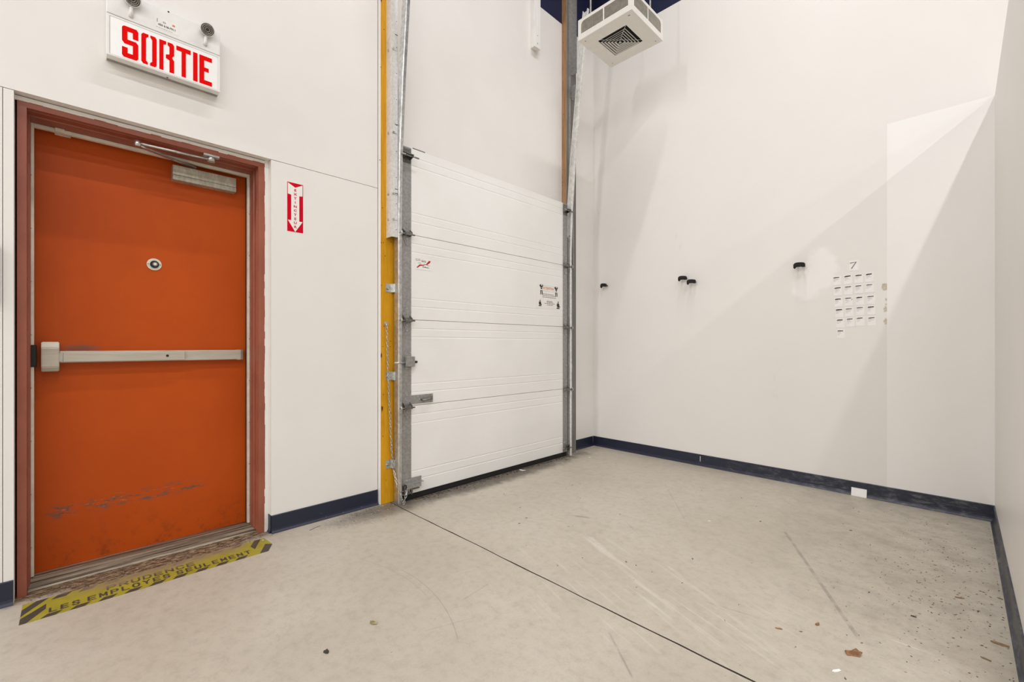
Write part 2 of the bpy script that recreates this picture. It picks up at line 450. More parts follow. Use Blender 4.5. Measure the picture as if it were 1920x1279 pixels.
# left wall: backing slab + boards with open seams
OY0, OY1, OZ = -.165, .787, 2.074      # doorway opening
SEAM = 2.0755
WE = 1.4265                              # board edge beside the yellow post
GX = .085                               # face of the sectional door
G0, G1 = 1.56, 3.345                    # opening of the sectional door
wl = bx('wall_left', 'void_dark', None, -.36, -.30, -14.1, BACK + .1, 0, CEIL, kind='structure', label='white painted wall holding both doors')
def board(y0, y1, z0, z1, x0=-.30): return bx('wallboard', 'wall_paint', wl, x0, 0, y0, y1, z0, z1)
board(-14.0, WE, SEAM + .0015, BLUE)
gy = onx(5, 300).y
board(-14.0, gy - .001, 0, SEAM - .0015); board(gy + .001, OY0, 0, SEAM - .0015)
board(OY1, WE, 0, SEAM - .0015)
board(WE + .004, G0, 0, 2.30); board(WE + .004, BACK, 2.30, BLUE); board(G1, BACK, 0, 2.30)
bx('painted_band', 'ceiling_navy', wl, -.30, 0, -14.0, BACK, BLUE, CEIL, label='navy painted band at the top of the wall')
# back wall, with freshly painted panel
wb = bx('wall_back', 'wall_paint_back', None, -.36, 13.2, BACK, BACK + .15, 0, BLUE, kind='structure', label='long off-white wall with hooks and cards')
bx('painted_band', 'ceiling_navy', wb, -.36, 13.2, BACK, BACK + .15, BLUE, CEIL, label='navy painted band at the top of the wall')
pl = ony(1663.3, 400, BACK).x
bx('painted_panel', 'fresh_paint', wb, pl, PX, BACK - .0012, BACK, .08, PTOP, label='brighter freshly painted strip of wall')
# adhesive residue cut off by the painted strip
def blotch(cx, cz, rx, rz, n=16, cut=None):
    pts = []
    for i in range(n):
        a = 2 * math.pi * i / n; k = random.uniform(.6, 1.15)
        x, z = cx + rx * k * math.cos(a), cz + rz * k * math.sin(a)
        if cut: x = min(x, cut)
        pts.append((x, z))
    return pts
for u, v, rx, rz in [(1660, 538, .022, .026), (1662, 562, .009, .012), (1661, 580, .013, .020), (1661, 602, .014, .022), (1662, 571, .008, .008)]:
    q = ony(u, v, BACK)
    MB().prism(blotch(q.x, q.z, rx, rz, cut=pl - .0005), 'y', BACK - .0008, BACK).build('adhesive_residue', 'residue', wb)
wr = bx('wall_right', 'wall_paint', None, PX, PX + .1, PEND, BACK, 0, PTOP, kind='structure', label='white partition wall with an open top')
bx('wall_front', 'wall_paint', None, -.36, 13.2, -14.15, -14.0, 0, CEIL, kind='structure')
bx('wall_far', 'wall_paint', None, 13.0, 13.15, -14.0, BACK, 0, CEIL, kind='structure')
# baseboards
BT = .097
bp = [(0, 0), (.019, 0), (.017, .004), (.010, .012), (.0075, .022), (.0065, BT - .003), (.004, BT), (0, BT)]
def base_left(y0, y1, ret=False):
    m = MB().prism([(d, z) for d, z in bp], 'y', y0, y1)
    if ret: m.prism([(y0 - d * .5, z) for d, z in bp], 'x', -.044, .0)
    return m.build('baseboard_left', 'baseboard_navy', kind='structure')
base_left(-14.0, OY0 - .001); base_left(OY1, WE - .002, True); base_left(3.50, BACK - .019)
MB().prism([(BACK - d, z) for d, z in bp], 'x', 0.0, PX).build('baseboard_back', 'baseboard_navy', kind='structure', label='scuffed navy rubber baseboard along the hook wall')
bbm = MB().prism([(PX - d, z) for d, z in bp], 'y', PEND, BACK - .019).build('baseboard_right', 'baseboard_navy', kind='structure', label='dusty navy baseboard on the partition')
q = ony(1313, 868, BACK - .008)
bbk = bpy.data.objects['baseboard_back']
bx('paint_drip', 'sign_white', bbk, q.x - .002, q.x + .002, BACK - .0098, BACK - .006, .038, .083)

# ================================================================== DOOR 1 (orange steel door)
DX = -.25                    # face of the leaf
d1 = thing('door_1', (DX, .30, 0), 'orange painted steel exit door in a red-brown frame', kind='structure')
leaf = bx('leaf', 'door_orange', d1, DX - .045, DX, -.122, .738, .012, 2.04, .0015)
FX = -.044                   # face of frame
# frame: jambs with returns, stop, grooves
def jamb(sign, yo, yi):
    # outline in (x, y): face, return, stop
    s = sign
    pts = [(-.298, yo), (FX, yo), (FX, yi), (FX - .018, yi), (FX - .020, yi + s * .003), (FX - .030, yi + s * .003), (FX - .032, yi),
           (-.12, yi), (-.122, yi - s * .0055), (-.196, yi - s * .0055), (-.198, yi + s * .012), (-.298, yi + s * .012)]
    return MB().prism(pts, 'z', 0.0, 2.064).build('frame_jamb', 'frame_red', d1)
jamb(1, OY1 - .016, .735)
jamb(-1, OY0 + .006, -.132)
hp = [(-.298, 2.062), (FX, 2.062), (FX, 2.034), (FX - .018, 2.034), (FX - .020, 2.037), (FX - .030, 2.037), (FX - .032, 2.034), (-.12, 2.034), (-.122, 2.0285), (-.194, 2.0285), (-.196, 2.046), (-.298, 2.046)]
MB().prism(hp, 'y', -.132, .735).build('frame_head', 'frame_red', d1)
# white reveal filler between board edge and frame (rough caulk)
m = MB()
for z in [i * .04 for i in range(52)]:
    m.box(FX - .004, FX + .0015 + random.random() * .002, OY1 - .018 - random.random() * .004, OY1 - .0005, z, z + .04)
m.build('caulk', 'wall_paint', d1)
m = MB()
for i in range(24):
    y = OY0 + i * .0396
    m.box(FX - .004, FX + .0015 + random.random() * .002, y, y + .0396, 2.060 - random.random() * .005, OZ - .0005)
m.build('caulk', 'wall_paint', d1)
# weather strips on the stop, with screws
def strip(nm, x0, x1, y0, y1, z0, z1, scr):
    s = bx('weather_strip', 'cream_strip', d1, x0, x1, y0, y1, z0, z1, .001)
    m = MB()
    for (y, z) in scr: m.cyl((x1 - .001, y, z), (x1 + .0007, y, z), .0028, 8)
    m.each('screw', 'hinge_steel', s)
SX = -.196
strip('r', SX - .02, SX + .003, .7195, .7345, .02, 2.028, [(.729, .12 + i * .24) for i in range(8)])
strip('l', SX - .02, SX + .003, -.1315, -.1175, .02, 2.028, [(-.127, .15 + i * .235) for i in range(8)])
bx('weather_strip', 'cream_strip', d1, SX - .02, SX + .002, -.117, .719, 2.0125, 2.028, .001)
bx('door_gasket', 'black_rubber', d1, SX - .05, SX - .02, .722, .733, .02, 2.03)
bx('door_gasket', 'black_rubber', d1, SX - .05, SX - .02, -.131, -.1225, .02, 2.03)
# threshold: grooved sill
sp = [(-.30, .0), (-.085, .0), (-.09, .006), (-.112, .009), (-.114, .004), (-.120, .004), (-.122, .012), (-.150, .014), (-.152, .007), (-.158, .007), (-.16, .015), (-.19, .016), (-.192, .009), (-.198, .009), (-.20, .014), (-.30, .010)]
MB().prism([(x, z) for x, z in sp], 'y', -.131, .734).build('threshold', 'sill_alloy', d1)
# push bar
BX = DX + .062
def yz(u, v, x): q = onx(u, v, x); return q.y, q.z
hy0, hz1 = yz(77, 641, BX); hy1, hz0 = yz(111, 698, BX)
_, bz1 = yz(458, 655, BX - .01); by1, bz0 = yz(458, 673, BX - .01)
bz1, bz0 = .992 + .025, .992 - .029
rail = bx('push_bar', 'satin_alloy', d1, DX, BX - .018, hy1, by1 - .022, bz0, bz1, .003, 2)
pc = MB(); pc.prism([(DX, hz0 + .004), (BX - .010, hz0 + .004), (BX, hz0 + .024), (BX, hz1 - .026), (BX - .012, hz1), (DX, hz1)], 'y', hy0, hy1)
bmesh.ops.bevel(pc.bm, geom=pc.bm.edges[:], offset=.003, segments=2, affect='EDGES')
pc.build('latch_case', 'satin_alloy', rail)
pady = yz(347, 657, BX)[0]
bx('touch_pad', 'satin_alloy', rail, BX - .018, BX - .004, hy1 + .012, pady, bz0 + .004, bz1 - .007, .002, 2)
bx('pad_end', 'closer_alloy', rail, BX - .018, BX - .007, hy1, hy1 + .0118, bz0 + .006, bz1 - .008)
q = onx(314, 667, BX - .004)
MB().cyl((BX - .006, q.y, q.z), (BX - .0025, q.y, q.z), .006, 14).build('dogging_keyhole', 'black_plastic', rail)
ec = MB().prism([(DX, by1), (BX - .034, by1), (BX - .0175, by1 - .016), (BX - .0175, by1 - .034), (DX, by1 - .034)], 'z', bz0 - .001, bz1 + .001)
ec.build('end_cap', 'satin_alloy', rail)
bx('strike', 'black_plastic', d1, SX - .015, SX + .008, -.131, -.109, hz0 + .026, hz1 - .014, .003, label='black strike on the latch side')
# viewer
vy, vz = yz(289, 496, DX)
dish = []
m = MB(); m.cyl((DX, vy, vz), (DX + .004, vy, vz), .0305, 32)
vw = m.build('door_viewer', 'cream_strip', d1)
MB().cyl((DX + .003, vy + .001, vz), (DX + .010, vy + .001, vz), .0185, 28).build('eyepiece', 'black_plastic', vw)
MB().cyl((DX + .009, vy + .003, vz + .001), (DX + .012, vy + .003, vz + .001), .0105, 24).build('ring', 'lamp_shell', vw)
MB().cyl((DX + .011, vy + .003, vz + .001), (DX + .0128, vy + .003, vz + .001), .006, 20).build('lens', 'sign_white', vw)
for s in (-1, 1): MB().cyl((DX + .003, vy + s * .0245, vz), (DX + .005, vy + s * .0245, vz), .0022, 8).build('screw', 'dark_hole', vw)
# closer
CX = DX + .052
cy0, _ = yz(324, 310, CX); cy1, _ = yz(443, 335, CX)
cz1 = (yz(324, 310, CX)[1] + yz(443, 333, CX)[1]) / 2; cz0 = (yz(324, 336, CX)[1] + yz(443, 360, CX)[1]) / 2
cl = bx('door_closer', 'closer_alloy', d1, DX, CX, cy0, cy1, cz0 + .026, cz1, .0015, label='brushed grey overhead door closer')
bx('cover_strip', 'closer_alloy', cl, DX, CX, cy0, cy1, cz0, cz0 + .0248, .0015)
pv = onx(364, 310, DX + .026); pvx = CX - .012
az = 2.006
MB().tube([(pvx, pv.y, cz1), (pvx, pv.y, cz1 + .012), (pvx, pv.y, cz1 + .0121), (pvx, pv.y, az - .004)], [.006, .006, .0115, .0115], 14).build('spindle', 'chrome_dull', cl)
el = onz(258, 268, 2.006); sh = onz(396, 300, 2.010)
def arm(name, a, b, wd, th):
    a, b = Vector(a), Vector(b); d = (b - a).normalized(); s = Vector((-d.y, d.x, 0)).normalized() * wd / 2; u = Vector((0, 0, th / 2))
    m = MB(); cs = []
    for p, k in ((a, 1.0), (b, .8)): cs.append([m.bm.verts.new(p + s * i * k + u * j) for i, j in ((-1, -1), (1, -1), (1, 1), (-1, 1))])
    fs = [m.bm.faces.new([cs[0][i], cs[0][(i + 1) % 4], cs[1][(i + 1) % 4], cs[1][i]]) for i in range(4)] + [m.bm.faces.new(cs[0]), m.bm.faces.new(cs[1])]
    bmesh.ops.recalc_face_normals(m.bm, faces=m.bm.faces[:])
    return m.build(name, 'chrome_dull', cl)
arm('main_arm', (pvx, pv.y, az - .006), el + Vector((0, 0, -.012)), .022, .007)
m = MB().tube([el, sh], [.0065, .0065], 10); m.build('forearm', 'chrome_dull', cl)
MB().cyl(el + Vector((0, 0, -.018)), el + Vector((0, 0, .009)), .0135, 16).build('elbow', 'chrome_dull', cl)
MB().cyl(sh + Vector((0, 0, -.010)), sh + Vector((0, 0, .014)), .017, 18).build('shoe_joint', 'chrome_dull', cl)
bx('arm_shoe', 'chrome_dull', cl, sh.x - .014, sh.x + .014, sh.y - .035, sh.y + .035, 2.0235, 2.0338, .001)
# magnetic contact at the head
a = onx(112, 243, SX + .004); 
bx('magnetic_contact', 'cream_strip', d1, SX + .002, SX + .014, a.y - .016, a.y + .016, 2.012, 2.0283, .002)
b = onx(112, 255, DX + .01)
bx('contact_magnet', 'cream_strip', d1, DX, DX + .012, -.055, -.002, 2.015, 2.031, .002)

# ================================================================== jamb posts beside the sectional door
def post(name, y0, y1, x1, z1, side, front, label):
    m = MB().box(0, x1, y0, y1, 0, z1, .002)
    for f in m.bm.faces:
        f.material_index = 1 if f.normal.y < -.7 else 0
    return m.build(name, [front, side], kind='structure', label=label)
t1 = post('trim_1', 1.4305, 1.556, .030, CEIL, 'wall_paint', 'wood_yellow', 'yellow varnished wooden post with nail holes')
t2 = post('trim_2', 3.345, 3.495, .058, CEIL, 'wood_brown', 'wood_grey', 'brown-edged wooden post near the corner')
m = MB()
for u, v in [(720, 55), (714, 126), (717, 390), (715, 455), (720, 612), (719, 455), (733, 454), (722, 480), (712, 300), (728, 364), (719, 740), (733, 775), (718, 818), (732, 640), (718, 650), (715, 535), (732, 650)]:
    q = onx(u, v, .030); m.cyl((.0295, q.y, q.z), (.0305, q.y, q.z), .003, 8)
m.each('nail_hole', 'dark_hole', t1)
m = MB()
for u, v in [(1055, 318), (1055, 342), (1055, 348), (1057, 215), (1056, 60), (1057, 80)]:
    q = ony(u, v, 3.345); m.cyl((q.x, 3.3455, q.z), (q.x, 3.3442, q.z), .0035, 8)
m.each('nail_hole', 'dark_hole', t2)

# ================================================================== DOOR 2 (sectional door)
d2 = thing('door_2', (GX - .02, 2.45, 0), 'white sectional overhead door with galvanized edge hardware', kind='structure')
gl = onx(771, 500, GX).y; gr_ = onx(1055, 600, GX).y
gl0, gr1 = 1.549, onx(1063.5, 600, GX).y
ztop = (onx(771, 277, GX).z + onx(1055, 380, GX).z) / 2
zs = [.040] + [(onx(775, a, GX).z + onx(1055, b, GX).z) / 2 for a, b in ((760, 730), (601, 612), (441, 497))] + [ztop]
for i in range(4):
    z0, z1 = zs[i] + .0014, zs[i + 1] - .0014; H = z1 - z0
    pts = [(GX - .038, z0), (GX - .002, z0), (GX, z0 + .002)]
    for fr in (.15, .25, .80, .90):
        z = z0 + H * fr
        pts += [(GX, z - .004), (GX - .0017, z), (GX, z + .007)] if fr < .5 else [(GX, z - .007), (GX - .0017, z), (GX, z + .004)]
    pts += [(GX, z1 - .002), (GX - .002, z1), (GX - .038, z1)]
    sec = MB().prism(pts, 'y', gl0, gr1).build('door_section', 'door_white', d2)
    for y0, y1 in ((gl0, gl), (gr_, gr1)):
        bx('end_stile', 'galvanized_dull', sec, GX - .03, GX + .0022, y0 + .0005, y1 - .0005, z0 + .002, z1 - .002, .0008)
    m = MB()
    for k in range(4):
        z = z0 + H * (.12 + .25 * k)
        m.cyl((GX + .002, gl - .008, z), (GX + .0045, gl - .008, z), .0035, 8)
        m.cyl((GX + .002, gr1 - .008, z), (GX + .0045, gr1 - .008, z), .0035, 8)
    m.each('rivet', 'zinc', sec)
bx('bottom_seal', 'black_rubber', d2, GX - .036, GX - .004, gl0 + .004, gr1 - .004, .002, .0412, .004)
bx('weather_flap', 'hinge_steel', d2, GX - .002, GX + .001, onx(774, 277, GX).y, onx(797, 288, GX).y, ztop, ztop + .005)
# hinges with roller stems
def hinge(side, z, y_stile0, y_stile1):
    yc = (y_stile0 + y_stile1) / 2; wd = .030
    x = GX + .0022
    m = MB().prism([(yc - .006, z + .085), (yc + .010, z + .085), (yc + wd, z + .03), (yc + wd, z - .018), (yc - wd, z - .018), (yc - wd, z + .03)], 'x', x, x + .0028)
    m.prism([(yc - wd + .004, z - .019), (yc + wd - .004, z - .019), (yc + .012, z - .083), (yc - .004, z - .083)], 'x', x, x + .0028)
    h = m.build('hinge', 'galvanized_dull', d2)
    # knuckle block raised from the leaf: two side cheeks and a barrel
    m = MB()
    for s in (-1, 1):
        y = yc + s * (wd - .003)
        m.prism([(x, z + .030), (x + .034, z + .006), (x + .034, z - .016), (x, z - .018)], 'y', y - .0016, y + .0016)
    m.prism([(x + .002, z + .012), (x + .034, z + .004), (x + .034, z - .0165), (x + .031, z - .0165), (x + .031, z + .001), (x + .002, z + .009)], 'y', yc - wd + .005, yc + wd - .005)
    m.build('roller_bracket', 'hinge_steel', h)
    ys = (1.528, yc + wd + .022) if side < 0 else (yc - wd - .012, 3.362)
    MB().cyl((x + .022, ys[0], z - .008), (x + .022, ys[1], z - .008), .0052, 10).build('roller_stem', 'hinge_steel', h)
    yr = 1.5335 if side < 0 else 3.358
    MB().cyl((x + .022, yr - .004, z - .008), (x + .022, yr + .006, z - .008), .0165, 18).build('roller', 'zinc', h)
    m = MB()
    for dy, dz in ((.002, .074), (.0, .04), (-.0, -.036), (.004, -.073)):
        m.cyl((x + .0025, yc + dy, z + dz), (x + .0075, yc + dy, z + dz), .0048, 6)
    m.each('bolt', 'zinc', h)
for z in zs[1:4]:
    hinge(-1, z, gl0, gl); hinge(1, z, gr_, gr1)
# top roller carriers
def top_carrier(side, ya, yb):
    x = GX + .0022; z = ztop - .062; yc = (ya + yb) / 2
    m = MB().box(x, x + .003, ya + .006, yb - .004, z - .05, z + .048)
    c = m.build('top_bracket', 'hinge_steel', d2)
    m = MB()
    m.prism([(x + .002, z + .012), (x + .05, z - .002), (x + .05, z - .008), (x + .002, z + .002)], 'y', yc - .028, yc + .03)
    for s in (-1, 1): m.prism([(x, z + .02), (x + .046, z), (x + .046, z - .02), (x, z - .03)], 'y', yc + s * .026 - .0015, yc + s * .026 + .0015)
    for k in range(5): m.cyl((x + .002, yc - .024 + k * .012, z - .042), (x + .007, yc - .024 + k * .012, z - .042), .004, 6)
    m.build('roller_bracket', 'hinge_steel', c)
    ys = (1.53, yc + .075) if side < 0 else (yc - .05, 3.362)
    MB().cyl((x + .036, ys[0], z - .012), (x + .036, ys[1], z - .012), .0055, 10).build('roller_stem', 'galvanized_dull', c)
top_carrier(-1, gl0, gl); top_carrier(1, gr_, gr1)
# bottom corner brackets
def bottom_bracket(side, ya, yb):
    x = GX + .0022
    c = MB().box(x, x + .004, ya + .006, yb - .006, .05, .150, .001).build('bottom_bracket', 'galvanized_dull', d2)
    yc = (ya + yb) / 2
    m = MB(); m.cyl((x + .018, (1.53 if side < 0 else ya - .02), .078), (x + .018, (yb + .05 if side < 0 else 3.362), .078), .0045, 10)
    m.build('roller_stem', 'hinge_steel', c)
    m = MB()
    for k in (-1, 1):
        m.box(x, x + .03, yc + k * .03 - .0015, yc + k * .03 + .0015, .058, .112)
    m.box(x + .004, x + .028, yc - .028, yc + .028, .106, .110)
    m.build('bracket_cheek', 'hinge_steel', c)
    m = MB()
    for k in (-.02, .0, .02): m.cyl((x + .003, yc + k, .138), (x + .008, yc + k, .138), .0045, 6)
    m.each('bolt', 'zinc', c)
    return c
bl = bottom_bracket(-1, gl0, gl); bottom_bracket(1, gr_, gr1)
# lift angle across the lower left corner
a = onx(755, 903, GX + .02); b = onx(788, 898, GX + .02)
m = MB()
lx = GX + .0045
m.prism([(lx, .118), (lx + .034, .118), (lx + .034, .121), (lx + .003, .121), (lx + .003, .15), (lx, .15)], 'y', gl0 + .02, gl + .075)
m.prism([(lx + .030, .090), (lx + .033, .090), (lx + .033, .118), (lx + .030, .118)], 'y', gl0 + .025, gl + .055)
m.build('step_bracket', 'galvanized_dull', d2)
# side bolt lock
q0, q1 = onx(757, 666, GX + .03), onx(780, 690, GX + .03)
lk = bx('slide_lock', 'galvanized_dull', d2, GX + .0022, GX + .034, gl0 + .022, gl0 + .022 + .066, q1.z + .010, q0.z - .010, .003, 2, label='grey slide lock box on the edge stile')
lyc = gl0 + .055; lzc = (q0.z + q1.z) / 2
bx('lock_flange', 'galvanized_dull', lk, GX + .0022, GX + .006, lyc - .030, lyc + .022, q1.z - .008, q0.z + .008, .001)
MB().cyl((GX + .02, lyc + .034, lzc - .004), (GX + .02, lyc + .056, lzc - .004), .0085, 14).build('lock_knob', 'black_plastic', lk)
MB().cyl((GX + .018, 1.492, lzc - .006), (GX + .018, lyc - .03, lzc - .006), .0068, 12).build('lock_bolt', 'zinc', lk)
m = MB()
for k in range(4): m.cyl((GX + .0055, lyc - .022 + k * .013, q1.z - .001), (GX + .009, lyc - .022 + k * .013, q1.z - .001), .0035, 6)
for k in range(2): m.cyl((GX + .0055, lyc - .014 + k * .022, q0.z + .002), (GX + .009, lyc - .014 + k * .022, q0.z + .002), .0035, 6)
m.each('screw', 'zinc', lk)
# lift handle plate
q0, q1 = onx(772, 739, GX + .004), onx(812, 756, GX + .004)
hpz = (onx(812, 736, GX).z + onx(812, 755, GX).z) / 2
hpl = bx('handle_plate', 'galvanized_dull', d2, GX + .0005, GX + .0045, gl - .035, q1.y, hpz - .030, hpz + .030, .0012, label='galvanized plate with a pull handle')
ym = q1.y
MB().tube([(GX + .003, ym - .098, hpz - .006), (GX + .022, ym - .088, hpz - .008), (GX + .026, ym - .05, hpz - .004), (GX + .024, ym - .025, hpz), (GX + .003, ym - .016, hpz + .002)], [.007, .0075, .0075, .0075, .007], 10).build('pull_handle', 'hinge_steel', hpl)
m = MB()
for dy, dz in ((-.112, 0), (-.008, .02), (-.008, -.02), (-.125, .018)): m.cyl((GX + .004, ym + dy, hpz + dz), (GX + .008, ym + dy, hpz + dz), .0055, 8)
m.each('bolt', 'zinc', hpl)
# stickers (flat prints)
def sheet(y0, y1, z0, z1, x, name, mat, **kw): return bx(name, mat, None, x, x + .0008, y0, y1, z0, z1, **kw)
a, b = onx(778, 484, GX), onx(808, 505, GX)
zc = (onx(778, 495, GX).z + onx(808, 495, GX).z) / 2 - .0
sy0, sy1 = a.y, b.y; szm = onx(793, 495, GX).z; sh_ = .042
st_ = sheet(sy0, sy1, szm - sh_, szm + sh_, GX + .0005, 'company_sticker', 'sticker_white', label='small white sticker with red swoosh on the overhead door', cat='sticker')
W_ = sy1 - sy0; X_ = GX + .0014
def P_(fx, fz): return (sy0 + W_ * fx, szm - sh_ + 2 * sh_ * fz)
MB().prism([P_(.08, .14), P_(.28, .42), P_(.60, .44), P_(.55, .36), P_(.32, .30), P_(.16, .12)], 'x', X_ - .0004, X_).build('swoosh', 'crimson', st_)
MB().prism([P_(.50, .50), P_(.68, .50), P_(.86, .82), P_(.98, .82), P_(.93, .66), P_(.76, .46), P_(.60, .44)], 'x', X_ - .0004, X_ + .0001).build('swoosh', 'crimson', st_)
MB().prism([P_(.12, .53), P_(.30, .50), P_(.42, .54), P_(.28, .56)], 'x', X_ - .0004, X_).build('swoosh', 'print_grey', st_)
MB().prism([P_(.66, .42), P_(.80, .45), P_(.98, .42), P_(.84, .38)], 'x', X_ - .0004, X_).build('swoosh', 'print_grey', st_)
text('sticker_lettering', 'G.D.', .020, 'print_black', st_, (X_, sy0 + W_ * .20, szm + sh_ * .55), (0, 1, 0), (0, 0, 1), sx=1.1)
m = MB()
for fx0, fx1, fz0, fz1 in ((.40, .52, .76, .79), (.54, .66, .75, .78), (.40, .55, .66, .71), (.57, .68, .65, .70), (.46, .56, .22, .28), (.58, .68, .21, .28), (.70, .80, .20, .26), (.83, .86, .18, .27)):
    p0, p1 = P_(fx0, fz0), P_(fx1, fz1); m.box(X_ - .0004, X_, p0[0], p1[0], p0[1], p1[1])
m.build('small_print', 'print_black', st_, kind='stuff')
# warning notice
ny0, ny1 = onx(1006, 550, GX).y, onx(1050, 550, GX).y; nz0, nz1 = onx(1028, 578, GX).z, onx(1028, 536, GX).z
nt = sheet(ny0, ny1, nz0, nz1, GX + .0005, 'warning_notice', 'sticker_white', label='white printed warning notice on the overhead door edge', cat='notice')
NW, NH = ny1 - ny0, nz1 - nz0; X_ = GX + .0014
def N_(fx, fz): return (ny0 + NW * fx, nz0 + NH * fz)
m = MB()
for (fx0, fx1, fz0, fz1) in ((.25, .74, .985, .992), (.25, .74, .75, .757), (.25, .256, .75, .99), (.734, .74, .75, .99)):
    p0, p1 = N_(fx0, fz0), N_(fx1, fz1); m.box(X_ - .0004, X_, p0[0], p1[0], p0[1], p1[1])
m.build('banner_outline', 'print_grey', nt, kind='stuff')
p = N_(.49, .87)
text('notice_title', 'ATTENTION', .030, 'print_orange', nt, (X_, p[0], p[1]), (0, 1, 0), (0, 0, 1), sx=.86, bold=.0006)
def figure(cx, cz, s, kind):
    m = MB()
    def q(pts): m.prism([N_(cx + x * s, cz + z * s * 1.2) for x, z in pts], 'x', X_ - .0004, X_)
    if kind == 0:
        q([(-.10, .16), (-.02, .22), (.02, .12), (.06, .22), (.10, .17), (.05, .06), (-.04, .06)]); q([(-.03, -.01), (.04, -.01), (.05, .05), (-.04, .05)])
        q([(-.06, -.06), (.07, -.06), (.07, -.09), (-.05, -.10)]); q([(-.05, -.10), (-.005, -.10), (-.01, -.26), (-.05, -.26)]); q([(.015, -.10), (.07, -.10), (.07, -.26), (.03, -.26)])
    else:
        q([(-.02, .10), (.02, .14), (.05, .10), (.02, .06)]); q([(-.04, .05), (.05, .06), (.08, -.06), (.12, -.12), (-.03, -.12), (-.06, -.04)])
        q([(-.08, -.18), (.10, -.18), (.06, -.13), (-.04, -.13)])
    m.build('printed_figure', 'print_black', nt)
figure(.19, .82, .8, 0); figure(.82, .80, .8, 0); figure(.13, .22, .75, 1); figure(.90, .20, .9, 1)
m = MB()
for z, f0, f1 in ((.60, .22, .72), (.535, .24, .80), (.465, .24, .82), (.30, .42, .66), (.25, .42, .68), (.195, .33, .76), (.13, .42, .68)):
    x = f0
    while x < f1:
        wdt = random.uniform(.03, .09); p0, p1 = N_(x, z), N_(min(x + wdt, f1), z + .022); m.box(X_ - .0004, X_, p0[0], p1[0], p0[1], p1[1]); x += wdt + .012
m.build('small_print', 'print_black', nt, kind='stuff')

# ================================================================== tracks
def lean(z):
    pts = [(0, 0), (1.9, 0), (2.3, .012), (2.8, .052), (3.3, .105), (3.6, .135), (4.13, .20)]
    for (a, b), (c, d) in zip(pts, pts[1:]):
        if z <= c: return b + (d - b) * (z - a) / (c - a)
    return pts[-1][1]
ZS = [0, .6, 1.2, 1.9, 2.1, 2.3, 2.55, 2.8, 3.05, 3.3, 3.45, 3.6, 3.85, 4.12]
def track(side, yb, yo):
    """C channel: web at yb, lips end at yo (towards the door)"""
    s = 1 if yo > yb else -1
    x0, x1, th = .050, .106, .0028
    out = [(x0, yb), (x0, yo), (x0 + th, yo), (x0 + th, yb + s * th), (x0 + .016, yb + s * (th + .003)), (x1 - .016, yb + s * (th + .003)), (x1 - th, yb + s * th), (x1 - th, yo - s * .004), (x1 - .008, yo - s * .004), (x1 - .008, yo), (x1 - .002, yo), (x1, yo - s * .003), (x1, yb + s * .005), (x1 - .005, yb)]
    m = MB(); rings = []
    for z in ZS: rings.append([m.bm.verts.new((x + lean(z), y, z)) for x, y in out])
    n = len(out)
    for a, b in zip(rings, rings[1:]):
        for i in range(n): m.bm.faces.new([a[i], a[(i + 1) % n], b[(i + 1) % n], b[i]])
    m.bm.faces.new(rings[0]); m.bm.faces.new(rings[-1])
    bmesh.ops.recalc_face_normals(m.bm, faces=m.bm.faces[:])
    return m
tl_ = thing('door_track', (.08, 1.53, 0), 'galvanized steel door track beside the yellow wooden post', 'door track', 'tracks of the overhead door')
track(-1, 1.5195, 1.5455).build('track_channel', 'galvanized', tl_)
tr_ = thing('door_track', (.08, 3.36, 0), 'galvanized steel door track leaning out near the room corner', 'door track', 'tracks of the overhead door')
track(1, 3.370, 3.342).build('track_channel', 'track_bright', tr_)
# left angle mount (wide bent angle bolted to the post)
zb = (onx(727, 443, .05).z + onx(735, 446, .1).z) / 2
m = MB().prism([(.0305, 1.472), (.1, 1.472), (.1, 1.518), (.097, 1.518), (.097, 1.475), (.0305, 1.475)], 'z', zb, CEIL - .01)
an = m.build('angle_mount', 'angle_steel', tl_)
m = MB()
for v in (92, 248, 363, 411):
    z = onx(730, v, .08).z
    for x in (.062,): m.cyl((x, 1.472, z), (x, 1.4675, z), .0085, 6)
    m.cyl((.1, 1.485, z), (.1055, 1.485, z), .0075, 6)
    m.box(.1002, .1008, 1.49, 1.513, z - .007, z - .002)
m.each('bolt', 'zinc', an)
m = MB()
for v in (66, 234, 355, 363):
    z = onx(744, v, .1).z; m.box(.1002, .1009, 1.497, 1.517, z - .002, z + .002)
for k in range(14): m.cyl((.1, 1.508, zb + .05 + k * .17), (.1006, 1.508, zb + .05 + k * .17), .0028, 8)
m.each('slot', 'dark_hole', an)
# small L brackets from post to track
for u, v in ((735, 540), (735, 705), (737, 870)):
    z = onx(u, v, .05).z
    m = MB().box(.0305, .0335, 1.468, 1.505, z - .028, z + .028)
    m.prism([(.0335, 1.502), (.0335, 1.505), (.062, 1.519), (.066, 1.519)], 'z', z - .028, z + .028)
    b_ = m.build('track_bracket', 'zinc', tl_)
    m = MB(); m.cyl((.033, 1.48, z), (.039, 1.48, z), .008, 6); m.cyl((.033, 1.495, z + .016), (.035, 1.495, z + .016), .003, 8)
    m.build('bolt', 'chrome_dull', b_)
    m = MB(); m.box(.0334, .0339, 1.474, 1.490, z - .012, z - .008); m.build('slot', 'dark_hole', b_)
